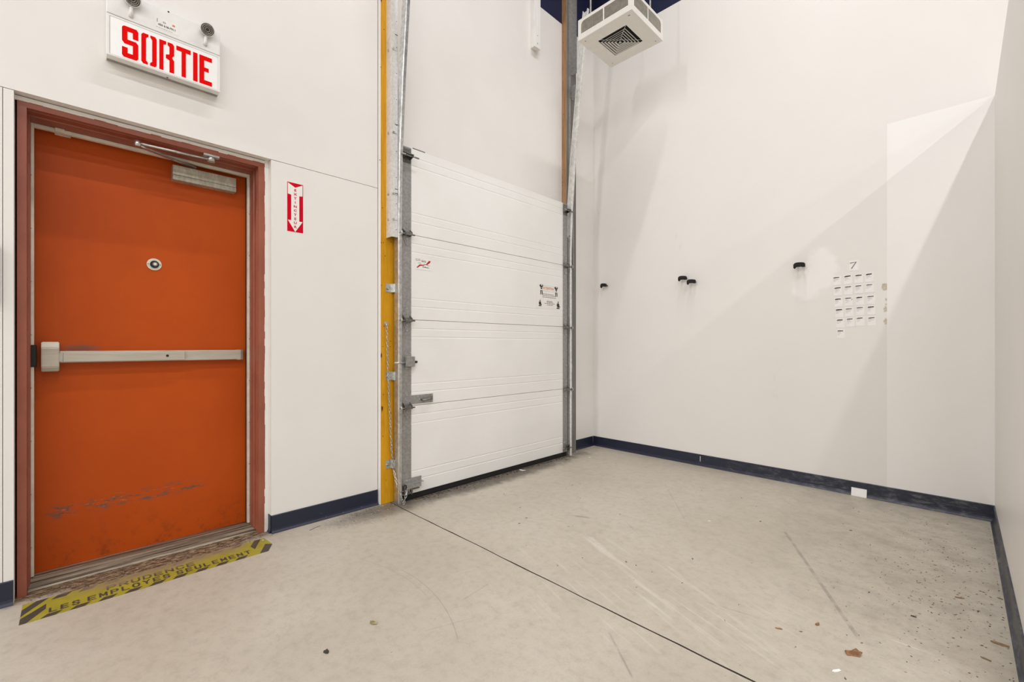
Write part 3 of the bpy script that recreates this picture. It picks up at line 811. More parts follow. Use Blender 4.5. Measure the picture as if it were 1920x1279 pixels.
# right angle mounts and brace
z_top = ony(1078, 134, 3.36).z
zb1 = onx(1072, 134, .1).z
m = MB().prism([(.059, 3.375), (.062, 3.375), (.062, 3.425), (.118, 3.425), (.118, 3.428), (.059, 3.428)], 'z', zb1 + .0, CEIL - .01)
m.build('angle_mount', 'galvanized_dull', tr_)
m = MB().prism([(.0585, 3.375), (.0615, 3.375), (.0615, 3.405), (.0585, 3.405)], 'z', 2.25, zb1 - .001)
m.build('angle_mount', 'galvanized_dull', tr_)
zb2 = onx(1078, 172, .1).z
m = MB().box(.0585, .0615, 3.408, 3.45, zb2 - .06, zb2 + .06)
m.prism([(.0615, 3.408), (.0615, 3.411), (.168, 3.411), (.168, 3.408)], 'z', zb2 - .06, zb2 + .06)
m.build('brace_plate', 'galvanized_dull', tr_)
za = onx(1078, 503, .11).z
m = MB().prism([(.0585, 3.44), (.112, 3.372), (.115, 3.374), (.062, 3.443)], 'z', za, za + .70)
m.build('angle_mount', 'galvanized_dull', tr_)
for z in (.30, .85, 1.45):
    m = MB().prism([(.0585, 3.372), (.10, 3.372), (.10, 3.375), (.0615, 3.375), (.0615, 3.42), (.0585, 3.42)], 'z', z - .025, z + .025)
    m.build('track_bracket', 'zinc', tr_)
m = MB()
for z in (2.08, 2.03, .13): m.cyl((.080, 3.371, z), (.080, 3.362, z), .007, 8)
m.each('bolt', 'zinc', tr_)

# ================================================================== chain with links, hung on the yellow post
q = onx(725, 607, .04)
ch = thing('chain', (.06, q.y, 0), 'zinc link chain hanging down the yellow wooden post', 'chain')
m = MB().cyl((.0305, q.y, q.z), (.0355, q.y, q.z), .014, 18); wz = m.build('washer', 'zinc', ch)
MB().cyl((.0352, q.y, q.z), (.043, q.y, q.z), .008, 6).build('screw_head', 'chrome_dull', wz)
def onpost(u, v, x=.044): return onx(u, v, x)
path = [onpost(725, 610), onpost(727, 680, .046), onpost(730, 760, .048), onpost(734, 840, .050), onpost(738, 880, .056), onpost(744, 908, .106), onpost(752, 930, .130), Vector((.136, onx(757, 937, .136).y, .010)), onx(761, 930, .134), onx(764, 915, .112)]
lens = [0]
for a, b in zip(path, path[1:]): lens.append(lens[-1] + (b - a).length)
def along(s):
    for i in range(len(path) - 1):
        if s <= lens[i + 1]:
            f = (s - lens[i]) / (lens[i + 1] - lens[i]); return path[i].lerp(path[i + 1], f), (path[i + 1] - path[i]).normalized()
    return path[-1], (path[-1] - path[-2]).normalized()
m = MB(); pts = []
for k in range(12):
    a = 2 * math.pi * k / 12; pts.append((.0058 * math.cos(a), 0, .0072 * math.sin(a) + (.0052 if math.sin(a) > 0.01 else -.0052 if math.sin(a) < -.01 else 0)))
m.tube(pts, .0021, 6, closed=True)
link_me = bpy.data.meshes.new('link'); m.bm.to_mesh(link_me); m.bm.free(); link_me.materials.append(MATS['chrome_dull'])
s, i = .004, 0
while s < lens[-1]:
    p, d = along(s)
    o = bpy.data.objects.new('link', link_me); COL.objects.link(o); o.parent = ch
    rot = d.to_track_quat('Z', 'Y').to_matrix().to_4x4() @ Matrix.Rotation(math.pi / 4 + (math.pi / 2 if i % 2 else 0), 4, 'Z')
    o.matrix_parent_inverse = inv(ch); o.matrix_basis = Matrix.Translation(p) @ rot
    s += .0205; i += 1
# padlock hasp loop at the chain end
MB().tube([(GX + .02, gl - .03, .055), (GX + .026, gl - .03, .085), (GX + .026, gl - .018, .09), (GX + .026, gl - .010, .08), (GX + .024, gl - .012, .045)], .004, 8).build('shackle', 'chrome_dull', ch)

# ================================================================== exit sign
EX = .062
ey0, ey1 = .109, .533
ez0, ez1, ez2 = 2.321, 2.505, 2.622
es = thing('exit_sign', (.03, .32, ez0), 'white emergency exit sign with red SORTIE lettering above the door', 'exit sign')
bx('sign_box', 'sign_white', es, .001, EX - .004, ey0, ey1, ez0, ez1 - .002, .002)
bx('lower_seam', 'lamp_shell', es, .004, .022, ey0 + .003, ey1 - .003, ez0 - .0015, ez0 + .001)
fc = bx('sign_frame', 'sign_white', es, EX - .004, EX - .001, ey0, ey1, ez0, ez1 - .002, .001)
bx('sign_face', 'sign_face', es, EX - .0015, EX, ey0 + .012, ey1 - .012, ez0 + .006, ez1 - .012, .0003)
m = MB(); m.box(EX - .001, EX + .0004, ey0 + .010, ey1 - .010, ez1 - .0125, ez1 - .0112); m.box(EX - .001, EX + .0002, ey0 + .010, ey0 + .0112, ez0 + .008, ez1 - .0112); m.build('face_groove', 'lamp_shell', es)
bx('battery_housing', 'sign_white', es, .001, EX - .001, ey0, ey1, ez1 + .0005, ez2, .002)
def letter(name, y0, y1, polys):
    m = MB(); z0, z1 = 2.334, 2.473
    for pl_ in polys: m.prism([(y0 + (y1 - y0) * a, z0 + (z1 - z0) * b) for a, b in pl_], 'x', EX - .0002, EX + .0012)
    return m.build('letter', 'sign_red', es)
c_ = .10
Sp = [[(.04, .97), (.14, 1), (.90, 1), (1, .93), (1, .66), (.66, .66), (.66, .85), (.33, .85), (.33, .585), (.86, .585), (1, .51), (1, .06), (.88, 0), (.10, 0), (0, .06), (0, .32), (.34, .32), (.34, .15), (.66, .15), (.66, .435), (.14, .435), (0, .52), (0, .93)]]
Op = [[(.12, 1), (.46, 1), (.46, .93), (.30, .86), (.30, .12), (.42, .07), (.42, 0), (.12, 0), (0, .06), (0, .94)], [(.58, 1), (.58, .93), (.70, .86), (.70, .14), (.56, .08), (.56, 0), (.90, 0), (1, .06), (1, .94), (.90, 1)]]
Rp = [[(.0, 1), (.46, 1), (.46, .90), (.28, .86), (.28, 0), (0, 0)], [(.56, 1), (.56, .90), (.68, .85), (.68, .60), (.44, .56), (.44, .44), (.68, .40), (.68, 0), (1, 0), (1, .42), (.88, .49), (.88, .53), (1, .60), (1, .94), (.88, 1)]]
Tp = [[(0, 1), (1, 1), (1, .85), (.66, .85), (.66, 0), (.36, 0), (.36, .85), (0, .85)]]
Ip = [[(0, 0), (1, 0), (1, 1), (0, 1)]]
Ep = [[(0, 0), (1, 0), (1, .15), (.38, .15), (.38, .46), (.74, .46), (.74, .60), (.38, .60), (.38, .85), (1, .85), (1, 1), (0, 1)]]
for nm, a, b, pp in (('S', .160, .216, Sp), ('O', .2265, .2815, Op), ('R', .291, .3465, Rp), ('T', .355, .411, Tp), ('I', .4205, .4385, Ip), ('E', .446, .498, Ep)):
    letter(nm, a, b, pp)
def lamp_head(yc, zc):
    X = EX - .001
    stem = MB().tube([(X, yc - .004, zc - .062), (X + .010, yc - .004, zc - .060), (X + .012, yc - .003, zc - .030)], [.009, .008, .0065], 12).build('lamp_head', 'sign_white', es)
    d = Vector((.72, -.10, -.55)).normalized(); c = Vector((X + .030, yc, zc))
    MB().tube([c - d * .034, c - d * .024, c - d * .006, c + d * .004], [.010, .024, .030, .030], 24).build('lamp_shell', 'lamp_shell', stem)
    MB().tube([c + d * .004, c + d * .0065], [.0305, .029], 24).build('lamp_rim', 'sign_white', stem)
    MB().tube([c + d * .0066, c + d * .0085], [.0265, .022], 24).build('lamp_lens', 'lamp_glass', stem)
    m = MB()
    for r in (.009, .016, .022):
        s_ = d.cross(Vector((0, 0, 1))).normalized(); u_ = s_.cross(d)
        m.tube([c + d * .0088 + (s_ * math.cos(2 * math.pi * k / 20) + u_ * math.sin(2 * math.pi * k / 20)) * r for k in range(20)], .0011, 5, closed=True)
    m.build('lens_ring', 'chrome_dull', stem)
a = onx(389, 55, EX + .03); lamp_head(a.y, a.z)
a = onx(249, -1, EX + .03); lamp_head(a.y, a.z + .002)
a, b = onx(293, 31, EX), onx(333, 62, EX)
stk = bx('service_sticker', 'sticker_white', es, EX - .0012, EX - .0004, a.y - .004, b.y + .002, 2.522, 2.572)
text('sticker_lettering', '450 618-7911', .0125, 'print_black', stk, (EX - .0002, (a.y + b.y) / 2, 2.541), (0, 1, 0), (0, 0, 1), sx=.95, bold=.0003)
m = MB(); m.box(EX - .0005, EX, a.y + .002, a.y + .005, 2.55, 2.567); m.tube([(EX, (a.y + b.y) / 2 - .01 + .005 * math.cos(k * math.pi / 6), 2.558 + .003 * math.sin(k * math.pi / 6)) for k in range(12)], .0009, 5, closed=True)
for k in range(7): m.box(EX - .0005, EX, a.y + k * .009, a.y + k * .009 + .006, 2.5265, 2.5282)
m.build('small_print', 'print_grey', stk, kind='stuff')
bx('colour_mark', 'print_orange', stk, EX - .0005, EX - .0001, b.y - .020, b.y - .010, 2.556, 2.564)
q = onx(316, 22, EX)
m = MB(); m.cyl((EX - .002, q.y, q.z), (EX, q.y, q.z), .0035, 10); q = onx(310, 146, EX - .02); m.cyl((.03, .325, ez0 - .001), (.03, .325, ez0 + .002), .004, 10)
m.each('screw', 'dark_hole', es)

# ================================================================== extinguisher sticker
fy0, fy1, fz0, fz1 = .868, .959, 1.691, 1.978
fs_ = bx('extinguisher_sign', 'sticker_white', None, 0.0, .0010, fy0, fy1, fz0, fz1, label='red and white EXTINCTEUR arrow sticker on the wall', cat='sign')
def E_(a, b): return (fy0 + (fy1 - fy0) * a, fz0 + (fz1 - fz0) * b)
bx('red_field', 'label_red', fs_, .0009, .0014, fy0 + .002, fy1 - .002, fz0 + .003, fz1 - .003)
MB().prism([E_(*p) for p in [(.06, .975), (.50, .90), (.94, .975), (.94, .755), (.74, .745), (.74, .235), (.94, .235), (.50, .015), (.06, .235), (.26, .235), (.26, .745), (.06, .755)]], 'x', .0013, .0018).build('arrow', 'sticker_white', fs_)
for i, chh in enumerate('EXTINCTEUR'):
    p = E_(.5, .845 - i * .0815)
    text('letter', chh, .0185, 'label_red', fs_, (.0021, p[0], p[1]), (0, 1, 0), (0, 0, 1), sx=1.25, bold=.0006)

# ================================================================== hazard strip on the floor
tx0, tx1, ty0, ty1 = .042, .224, -.139, .722
hz = thing('warning_tape', ((tx0 + tx1) / 2, .3, 0), 'worn yellow and black warning strip on the floor before the orange door', 'floor sign')
skew = .0
def T_(a, b):  # a along y 0..1, b across (0 = door side, 1 = room side)
    return (tx0 + (tx1 - tx0) * b, ty0 + (ty1 - ty0) * a)
MB().prism([T_(0, 0), T_(0, 1), T_(.985, 1.0), T_(1.03, .6), T_(1.02, 0)], 'z', 0.0, .0012).build('strip', 'tape_yellow', hz)
def stripe(poly): MB().prism([T_(*p) for p in poly], 'z', .0008, .0016).build('stripe', 'tape_black', hz)
stripe([(0, .30), (.0, .62), (.085, .0), (.045, .0)])
stripe([(0, .74), (0, 1.0), (.022, 1.0), (.078, .55), (.078, .30)])
stripe([(.985, 1.0), (.94, 1.0), (1.0, .46), (1.03, .6)]); stripe([(.935, .62), (1.0, .02), (.965, .0), (.925, .36)])
for k in range(9):
    a = .115 + k * .092
    stripe([(a, .0), (a + .05, .0), (a + .028, .16), (a - .022, .16)])
    a = .085 + k * .094
    stripe([(a, .86), (a + .05, .86), (a + .028, 1.0), (a - .022, 1.0)])
# block capitals drawn as strokes: (across 0..1, up 0..1)
GLYPH = {'L': [[(0, 1), (0, 0), (1, 0)]], 'E': [[(1, 1), (0, 1), (0, 0), (1, 0)], [(0, .5), (.9, .5)]], 'T': [[(0, 1), (1, 1)], [(.5, 1), (.5, 0)]],
         'S': [[(1, .8), (.8, 1), (.2, 1), (0, .8), (.15, .55), (.85, .45), (1, .22), (.8, 0), (.2, 0), (0, .2)]], 'M': [[(0, 0), (0, 1), (.5, .25), (1, 1), (1, 0)]],
         'P': [[(0, 0), (0, 1), (.8, 1), (1, .86), (1, .6), (.8, .46), (0, .46)]], 'O': [[(.25, 0), (0, .25), (0, .75), (.25, 1), (.75, 1), (1, .75), (1, .25), (.75, 0), (.25, 0)]],
         'Y': [[(0, 1), (.5, .5), (1, 1)], [(.5, .5), (.5, 0)]], 'U': [[(0, 1), (0, .2), (.22, 0), (.78, 0), (1, .2), (1, 1)]], 'N': [[(0, 0), (0, 1), (1, 0), (1, 1)]],
         'R': [[(0, 0), (0, 1), (.8, 1), (1, .86), (1, .62), (.8, .48), (0, .48)], [(.5, .48), (1, 0)]], 'D': [[(0, 0), (0, 1), (.7, 1), (1, .75), (1, .25), (.7, 0), (0, 0)]],
         'C': [[(1, .78), (.78, 1), (.22, 1), (0, .75), (0, .25), (.22, 0), (.78, 0), (1, .22)]]}
def tape_word(word, y0, y1, xb, xt, wd):
    n = len(word); pitch = (y1 - y0 + .009) / n; lw = pitch - .009
    for i, chh in enumerate(word):
        m = MB(); zt = .0017
        for path in GLYPH[chh]:
            P = [Vector((xb - wd / 2 + (xt - xb + wd) * b, y0 + i * pitch + wd / 2 + (lw - wd) * a, 0)) for a, b in path]
            for a, b in zip(P, P[1:]):
                d = (b - a).normalized(); e = Vector((-d.y, d.x, 0)) * wd / 2; a2, b2 = a - d * wd * .45, b + d * wd * .45
                m.prism([(q_.x, q_.y) for q_ in (a2 + e, b2 + e, b2 - e, a2 - e)], 'z', .0008, zt)
                zt += .00001
        m.build('letter', 'tape_black', hz)
for wd_, a, b in (('LES', -.063, .025), ('EMPLOYES', .047, .318), ('SEULEMENT', .341, .642)): tape_word(wd_, a, b, .190, .148, .0068)
tape_word('PRUDENCE', .107, .417, .136, .094, .0068)

# ================================================================== heater hung under the ceiling
HX0, HX1, HY0, HY1, HZ0, HZ1 = .522, 1.006, 2.905, 3.389, 3.50, 3.665
ht = thing('ceiling_heater', ((HX0 + HX1) / 2, (HY0 + HY1) / 2, HZ0), 'white square fan heater with louvered outlet hung in the corner', 'heater')
hxc, hyc, hw = (HX0 + HX1) / 2, (HY0 + HY1) / 2, .128
bx('core', 'dark_hole', ht, HX0 + .03, HX1 - .03, HY0 + .03, HY1 - .03, HZ0 + .03, HZ1 - .004)
m = MB()
for (a, b, c, d) in ((HX0, hxc - hw, HY0, HY1), (hxc + hw, HX1, HY0, HY1), (hxc - hw, hxc + hw, HY0, hyc - hw), (hxc - hw, hxc + hw, hyc + hw, HY1)):
    m.box(a, b, c, d, HZ0, HZ0 + .004)
m.build('bottom_plate', 'heater_white', ht)
bx('top_plate', 'heater_white', ht, HX0, HX1, HY0, HY1, HZ1 - .004, HZ1)
def side_panel(axis, pos, inner, a0, a1):
    """framed panel with two grille openings, outer corner rounded"""
    def Q(pts): return pts
    z0, z1 = HZ0 + .0045, HZ1 - .0045; g0, g1 = HZ0 + .046, HZ1 - .024; am = (a0 + a1) / 2
    ax = 'x' if axis == 'x' else 'y'
    m = MB(); lo, hi = min(pos, inner), max(pos, inner)
    m.prism([(a0, z0), (a1, z0), (a1, g0), (a0, g0)], ax, lo, hi); m.prism([(a0, g1), (a1, g1), (a1, z1), (a0, z1)], ax, lo, hi)
    m.prism([(a0, g0), (a0 + .03, g0), (a0 + .03, g1), (a0, g1)], ax, lo, hi); m.prism([(a1 - .03, g0), (a1, g0), (a1, g1), (a1 - .03, g1)], ax, lo, hi)
    m.prism([(am - .006, g0), (am + .006, g0), (am + .006, g1), (am - .006, g1)], ax, lo, hi)
    r = .03
    for s, e in ((1, a0 + .03), (-1, a1 - .03)):
        pts = [(e, g1)] + [(e + s * (r - r * math.cos(t_)), g1 - r + r * math.sin(t_)) for t_ in [k * math.pi / 12 for k in range(7)]]
        m.prism(pts if s > 0 else pts, ax, lo, hi)
    p = m.build('side_panel', 'heater_white', ht)
    for (b0, b1) in ((a0 + .03, am - .006), (am + .006, a1 - .03)):
        m = MB(); mid = (lo + hi) / 2; n = 22; h = (b1 - b0) / n
        rows = 12; hh = (g1 - g0) / rows
        for k in range(1, n): m.prism([(b0 + k * h - .0012, g0), (b0 + k * h + .0012, g0), (b0 + k * h + .0012, g1), (b0 + k * h - .0012, g1)], ax, mid - .0008, mid + .0008)
        for k in range(1, rows): m.prism([(b0, g0 + k * hh - .0018), (b1, g0 + k * hh - .0018), (b1, g0 + k * hh + .0018), (b0, g0 + k * hh + .0018)], ax, mid - .0012, mid + .0012)
        m.build('grille', 'grille_metal', p)
side_panel('y', HY0, HY0 + .003, HX0, HX1); side_panel('y', HY1, HY1 - .003, HX0, HX1)
side_panel('x', HX1, HX1 - .003, HY0 + .003, HY1 - .003); side_panel('x', HX0, HX0 + .003, HY0 + .003, HY1 - .003)
# concentric louvers, tilted frames inside the outlet
lc = (hxc - .008, hyc + .010)
for k in range(6):
    ro = .112 - k * .0195; ri = ro - .009; zt, zb_ = HZ0 + .004, HZ0 - .003
    m = MB()
    def sq(r, z): return [m.bm.verts.new((lc[0] + sx * r, lc[1] + sy * r, z)) for sx, sy in ((-1, -1), (1, -1), (1, 1), (-1, 1))]
    if k < 5:
        A, B, C, D = sq(ri, HZ0 + .002), sq(ro, HZ0 - .002), sq(ro, HZ0), sq(ri, HZ0 + .004)
        for P1, P2 in ((A, B), (B, C), (C, D), (D, A)):
            for i in range(4): m.bm.faces.new([P1[i], P1[(i + 1) % 4], P2[(i + 1) % 4], P2[i]])
        bmesh.ops.recalc_face_normals(m.bm, faces=m.bm.faces[:])
    else:
        m.box(lc[0] - .009, lc[0] + .009, lc[1] - .009, lc[1] + .009, zb_, zb_ + .002)
    m.build('louver', 'louver_white', ht)
m = MB()
for sx in (-1, 1):
    for sy in (-1, 1):
        a, b = Vector((lc[0], lc[1], HZ0 + .018)), Vector((hxc + sx * hw, hyc + sy * hw, HZ0 + .010)); m.tube([a, b], .003, 4)
m.build('louver_spider', 'louver_white', ht)
m = MB()
for sx in (-1, 1):
    for sy in (-1, 1): m.cyl((hxc + sx * .2, hyc + sy * .2, HZ0 - .0012), (hxc + sx * .2, hyc + sy * .2, HZ0 + .002), .0045, 10)
m.cyl((HX1 - .05, HY0 + .04, HZ0 - .001), (HX1 - .05, HY0 + .04, HZ0 + .002), .0045, 10)
m.each('screw', 'hinge_steel', ht)
for sx in (-.17, .17):
    for sy in (-.17, .17):
        MB().cyl((hxc + sx, hyc + sy, HZ1 - .003), (hxc + sx, hyc + sy, CEIL), .006, 10).build('hanger_rod', 'galvanized', ht)

# ================================================================== white plank high on the wall
py0, py1 = onx(995, 60, .0).y, onx(1006, 60, .025).y
pk = bx('wall_plank', 'wood_white', None, 0.0, .048, 2.905, 2.985, 3.69, BLUE + .12, .002, label='white painted plank screwed high on the wall below the ceiling', cat='plank')
for z in (3.73, 3.80): MB().cyl((.0475, 2.945, z), (.0492, 2.945, z), .005, 10).build('screw', 'galvanized', pk)

# ================================================================== wall hooks
def hook(u, v, label, grp=None, s=1.0):
    q = ony(u, v, BACK - .05)
    h = thing('wall_hook', (q.x, BACK, q.z - .02), label, 'hook', 'black hooks on the long wall')
    wd = .036 * s
    n = 14
    top, bot = [], []
    for k in range(n + 1):
        f = k / n; x = q.x - wd + 2 * wd * f
        zt = q.z + .017 - .004 * f + .004 * math.sin(math.pi * f) + (-.010 * (1 - f * 6) if f < .16 else 0) + (-.006 if f > .93 else 0)
        zb_ = q.z - .012 - (.014 * (1 - abs(f - .08) / .14) if f < .22 else 0) - (.004 if f > .68 else 0)
        top.append((x, zt)); bot.append((x, zb_))
    m = MB().prism(top + bot[::-1], 'y', BACK - .062, BACK - .036)
    bmesh.ops.bevel(m.bm, geom=[e for e in m.bm.edges if abs(e.verts[0].co.y - e.verts[1].co.y) < 1e-6], offset=.003, segments=2, affect='EDGES')
    m.build('hook_bar', 'black_rubber', h)
    for dx in (-.016, .020): MB().cyl((q.x + dx * s, BACK - .045, q.z - .001), (q.x + dx * s, BACK, q.z - .001), .0045, 10).build('hook_pin', 'black_plastic', h)
hook(1131.5, 535, 'black wall hook closest to the corner beside the overhead door', s=.9)
hook(1279.5, 521.5, 'black wall hook set slightly above its close neighbour')
hook(1296, 528, 'black wall hook set slightly below its close neighbour')
hook(1498.5, 497, 'black wall hook next to the white filler patch')

# ================================================================== paper cards
rows = [((85, 240, 395, 545), (300, 283, 268, 253)), ((100, 248, 395, 550), (448, 432, 417, 402)), ((107, 252, 408, 565), (605, 590, 580, 567)), ((120, 258, 413, 570), (755, 742, 725, 716)), ((135, 275, 415, 578), (900, 886, 873, 870))]
K = 7.527
rn = ['top', 'second', 'third', 'fourth', 'bottom']; cn = ['column farthest from the painted strip', 'third column from the painted strip', 'second column from the painted strip', 'column nearest the painted strip']
def card(u, v, wpx, hpx, label, tilt):
    c = ony(u, v, BACK); wd = ony(u + wpx / 2, v, BACK).x - ony(u - wpx / 2, v, BACK).x; hh = ony(u, v - hpx / 2, BACK).z - ony(u, v + hpx / 2, BACK).z
    o = bx('note_card', 'paper', None, c.x - wd / 2, c.x + wd / 2, BACK - .0012, BACK, c.z - hh / 2, c.z + hh / 2, label=label, cat='note', group='printed cards on the wall')
    y = BACK - .0013
    ang = random.uniform(-.02, .05) ; L = wd * random.uniform(.68, .76); th = hh * random.uniform(.045, .075); x0 = c.x - wd * .42; z0 = c.z + hh * .34
    pts = [(x0, z0 - th), (x0 + L, z0 - th * .6 + ang * L), (x0 + L, z0 + th * .9 + ang * L), (x0 + L * .3, z0 + th + ang * L * .3), (x0, z0 + th * .5)]
    MB().prism(pts, 'y', y - .0004, y + .0002).build('marker_stroke', 'print_black', o)
    m = MB(); z = c.z + hh * .22
    for k in range(random.choice((3, 4, 5))):
        m.box(x0, x0 + L * random.uniform(.5, 1.0), y - .0002, y + .0003, z - .0008, z + .0003) if False else m.box(x0, x0 + L * random.uniform(.45, 1.0), y - .0002, y + .0003, z, z + .0009)
        z -= hh * .065
    m.box(x0, x0 + L * .4, y - .0003, y + .0003, z - hh * .06, z - hh * .06 + .0014)
    m.build('print_lines', 'print_grey', o, kind='stuff')
    return o, c, wd, hh
for r in range(5):
    for k in range(4):
        L, B = rows[r][0][k], rows[r][1][k]
        o, c, wd, hh = card(1550 + (L + 60) / K, 480 + (B + 49) / K, 118 / K, 127 / K, 'white printed card in %s row of grid, %s' % (rn[r], cn[k]), 0)
        if (r, k) == (2, 1):
            MB().prism([(c.x + wd * .30, c.z + hh * .08), (c.x + wd * .34, c.z + hh * .07), (c.x + wd * .45, c.z + hh * .25), (c.x + wd * .40, c.z + hh * .25)], 'y', BACK - .0017, BACK - .0012).build('pen_tick', 'print_black', o)
card(1550 + 201 / K, 480 + 1100 / K, 114 / K, 125 / K, 'white printed card alone under the grid of cards', 0)
c = ony(1550 + 387 / K, 480 + 135 / K, BACK); wd = .054; hh = .072
o = bx('number_card', 'paper', None, c.x - wd / 2, c.x + wd / 2, BACK - .0012, BACK, c.z - hh / 2, c.z + hh / 2, label='white card with a handwritten 7 above the card grid', cat='note')
m = MB(); y = BACK - .0013
m.tube([(c.x - wd * .42, y, c.z + hh * .27), (c.x + wd * .22, y, c.z + hh * .33), (c.x - wd * .27, y, c.z - hh * .28)], .0023, 6)
m.build('handwritten_seven', 'print_black', o)

# ================================================================== small white paper leaning on the baseboard
a, b = ony(1596, 925, BACK - .02), ony(1625, 930, BACK - .02)
m = MB()
m.prism([(BACK - .026, .001), (BACK - .0245, .001), (BACK - .0105, .055), (BACK - .012, .055)], 'x', a.x, b.x)
m.build('paper_slip', 'paper', label='small blank white paper leaning against the navy baseboard', cat='paper')

# ================================================================== box at the edge of the picture, left of the door
z1_, z0_ = onx(1, 460).z, onx(1, 570).z
eb = thing('switch_box', (0, -.26, z0_), 'grey metal box mounted on the wall beside the orange door', 'switch box')
bx('box_body', 'galvanized_dull', eb, 0, .028, -.31, -.2085, z0_, z1_, .004, 2)
bx('box_cover', 'galvanized', eb, .028, .031, -.307, -.2115, z0_ + .004, z1_ - .004, .001)

# ================================================================== litter on the floor
def leaf_mesh(p, r, ang, mat, label, name='dry_leaf', cat='leaf', lift=.012, n=9, asp=.6):
    m = MB(); top = []; cosA, sinA = math.cos(ang), math.sin(ang)
    ctr = (0, 0, lift)
    ring = []
    for k in range(n):
        a = 2 * math.pi * k / n; rr = r * random.uniform(.7, 1.1)
        x, y = rr * math.cos(a), rr * asp * math.sin(a); z = .0005 + lift * random.uniform(0, .8) * (abs(math.cos(a)))
        ring.append((p.x + x * cosA - y * sinA, p.y + x * sinA + y * cosA, z))
    c_t = m.bm.verts.new((p.x, p.y, lift * .35 + .001)); c_b = m.bm.verts.new((p.x, p.y, lift * .35 - .0002 + .0002))
    T = [m.bm.verts.new((x, y, z + .0012)) for x, y, z in ring]; B = [m.bm.verts.new(q) for q in ring]
    for k in range(n):
        j = (k + 1) % n
        m.bm.faces.new([c_t, T[k], T[j]]); m.bm.faces.new([c_b, B[j], B[k]]); m.bm.faces.new([T[k], B[k], B[j], T[j]])
    mn = min(v.co.z for v in m.bm.verts)
    for v in m.bm.verts: v.co.z -= mn
    return m.build(name, mat, label=label, cat=cat)
leaf_mesh(onz(700, 1169), .018, .3, 'leaf_olive', 'crumpled olive leaf bit alone on the open concrete before the doors')
leaf_mesh(onz(1532, 1171), .012, 1.2, 'leaf_brown', 'reddish brown leaf bit, the rounder of the pair', lift=.006)
leaf_mesh(onz(1460, 1179), .012, .4, 'leaf_brown', 'reddish brown leaf bit, the narrower of the pair', lift=.006, asp=.4)
leaf_mesh(onz(1600, 1226), .030, .9, 'leaf_brown', 'large torn brown leaf curled up on the concrete', lift=.018)
leaf_mesh(onz(1568, 1258), .017, .9, 'paper', 'small white paper scrap beside the torn brown leaf', 'paper_scrap', 'paper', .003, asp=.35)
leaf_mesh(onz(980, 882), .030, .5, 'paper', 'white paper scrap lying by the overhead door sill', 'paper_scrap', 'paper', .004, asp=.35)
leaf_mesh(onz(612, 1223), .015, .2, 'dirt', 'small dark clump of lint on the open concrete', 'lint_clump', 'litter', .010)
leaf_mesh(onz(1106, 858), .016, .2, 'paper', 'white paper scrap near the corner baseboard', 'paper_scrap', 'paper', .004, asp=.5)
leaf_mesh(onz(493, 1014), .007, .2, 'grit', 'pale pebble on the yellow warning strip end', 'pebble', 'pebble', .008, asp=.8)
leaf_mesh(onz(1330, 977), .010, .2, 'paper', 'tiny white paper scrap in the middle of the bay', 'paper_scrap', 'paper', .002, asp=.35)
leaf_mesh(onz(1712, 1156), .008, .2, 'dirt', 'tiny black crumb on the bare concrete', 'crumb', 'litter', .006, asp=.7)
def splint(u0, v0, u1, v1, wd, mat, label):
    a, b = onz(u0, v0), onz(u1, v1); d = (b - a).normalized(); s = Vector((-d.y, d.x, 0)) * wd
    m = MB(); m.prism([(a.x, a.y), (a.x + d.x * .01 + s.x, a.y + d.y * .01 + s.y), (b.x + s.x * .6, b.y + s.y * .6), (b.x, b.y), (b.x - s.x * .5, b.y - s.y * .5), (a.x + d.x * .006 - s.x, a.y + d.y * .006 - s.y)], 'z', 0, wd * .8)
    m.build('wood_splinter', mat, label=label, cat='splinter')
splint(1857, 1203, 1893, 1215, .006, 'splinter', 'long brown wood splinter by the partition baseboard')
splint(1790, 1120, 1808, 1123, .004, 'splinter', 'short brown wood splinter out from the partition')
splint(1870, 1121, 1880, 1125, .004, 'leaf_olive', 'pale wood chip close to the partition baseboard')
splint(1838, 1232, 1858, 1241, .004, 'leaf_olive', 'thin pale splinter beside a dark smudge')
splint(580, 995, 601, 986, .0022, 'thread', 'thin dark twig on the floor by the navy baseboard')
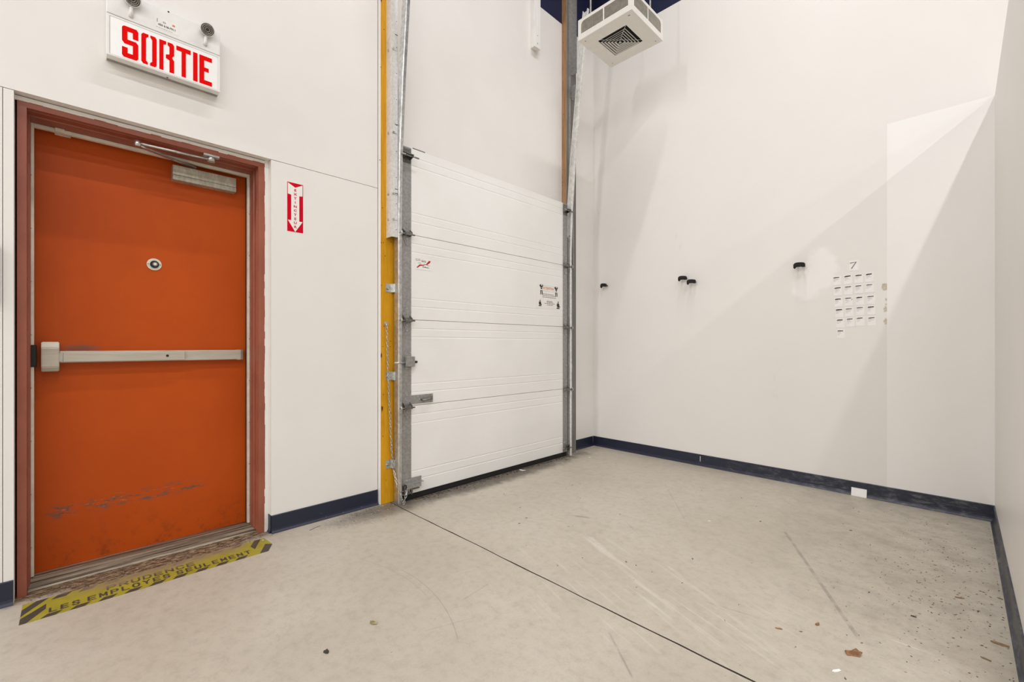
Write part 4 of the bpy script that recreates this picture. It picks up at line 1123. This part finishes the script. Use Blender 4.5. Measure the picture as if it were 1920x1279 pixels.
# bottle-cap ring print
def crumbs(name, sets, label, thin=.25, thick=.9):
    m = MB(); mats = []
    for count, gen, mat, r0, r1 in sets:
        if mat not in mats: mats.append(mat)
        for _ in range(count):
            x, y = gen(); r = random.uniform(r0, r1); a = random.uniform(0, 6.28); asp = random.uniform(thin, thick)
            ca, sa = math.cos(a), math.sin(a)
            b = [(r, 0), (0, r * asp), (-r * .8, 0), (0, -r * asp)]
            vs = [m.bm.verts.new((x + p * ca - q_ * sa, y + p * sa + q_ * ca, 0.0)) for p, q_ in b]; tp = m.bm.verts.new((x, y, r * random.uniform(.15, .45)))
            fs = [m.bm.faces.new([vs[i], vs[(i + 1) % 4], tp]) for i in range(4)] + [m.bm.faces.new(vs[::-1])]
            for f in fs: f.material_index = mats.index(mat)
    return m.build(name, mats, label=label, cat='litter', kind='stuff')
crumbs('sill_dirt', [(260, lambda: (.089 + abs(random.gauss(0, .018)), random.uniform(1.64, 3.31)), 'dirt', .005, .015),
                     (60, lambda: (.09 + abs(random.gauss(0, .03)), random.uniform(1.64, 3.31)), 'splinter', .003, .009),
                     (480, lambda: (abs(random.gauss(.06, .04)) + .035, random.uniform(1.62, 3.33)), 'dirt', .002, .009),
                     (170, lambda: (abs(random.gauss(.08, .05)) + .04, random.uniform(1.6, 3.33)), 'grit', .0015, .005)], 'dirt crumbs and pale grit along the overhead door sill')
crumbs('post_dirt', [(110, lambda: (abs(random.gauss(.06, .05)) + .03, min(1.55, random.gauss(1.36, .10))), 'dirt', .0015, .006),
                     (25, lambda: (abs(random.gauss(.06, .05)) + .03, min(1.55, random.gauss(1.38, .10))), 'grit', .002, .006)], 'dark crumbs at the foot of the yellow post')
crumbs('partition_dirt', [(280, lambda: (min(2.81, random.gauss(2.66, .11)), random.gauss(2.75, .40)), 'speck', .0015, .0075), (260, lambda: (min(2.81, random.gauss(2.60, .18)), random.uniform(1.9, 3.7)), 'dirt', .001, .0055)], 'dark crumbs strewn along the partition', .15, .6)
crumbs('floor_specks', [(70, lambda: (random.uniform(.25, 2.5), random.uniform(1.6, 3.75)), 'speck', .003, .011), (120, lambda: (random.uniform(.3, 2.4), random.uniform(.6, 3.6)), 'dirt', .001, .003)], 'fine dark specks scattered over the open floor', .12, .5)
crumbs('doorway_dirt', [(300, lambda: (random.uniform(-.085, .05), random.uniform(-.13, .735)), 'dirt', .001, .005),
                        (110, lambda: (random.uniform(-.085, .05), random.uniform(-.13, .735)), 'grit', .001, .004)], 'dark crumbs and grit in the orange doorway')
crumbs('wall_grit', [(70, lambda: (random.uniform(.2, 2.7), BACK - .03 - abs(random.gauss(0, .05))), 'grit', .001, .004)], 'pale grit along the hook wall baseboard')
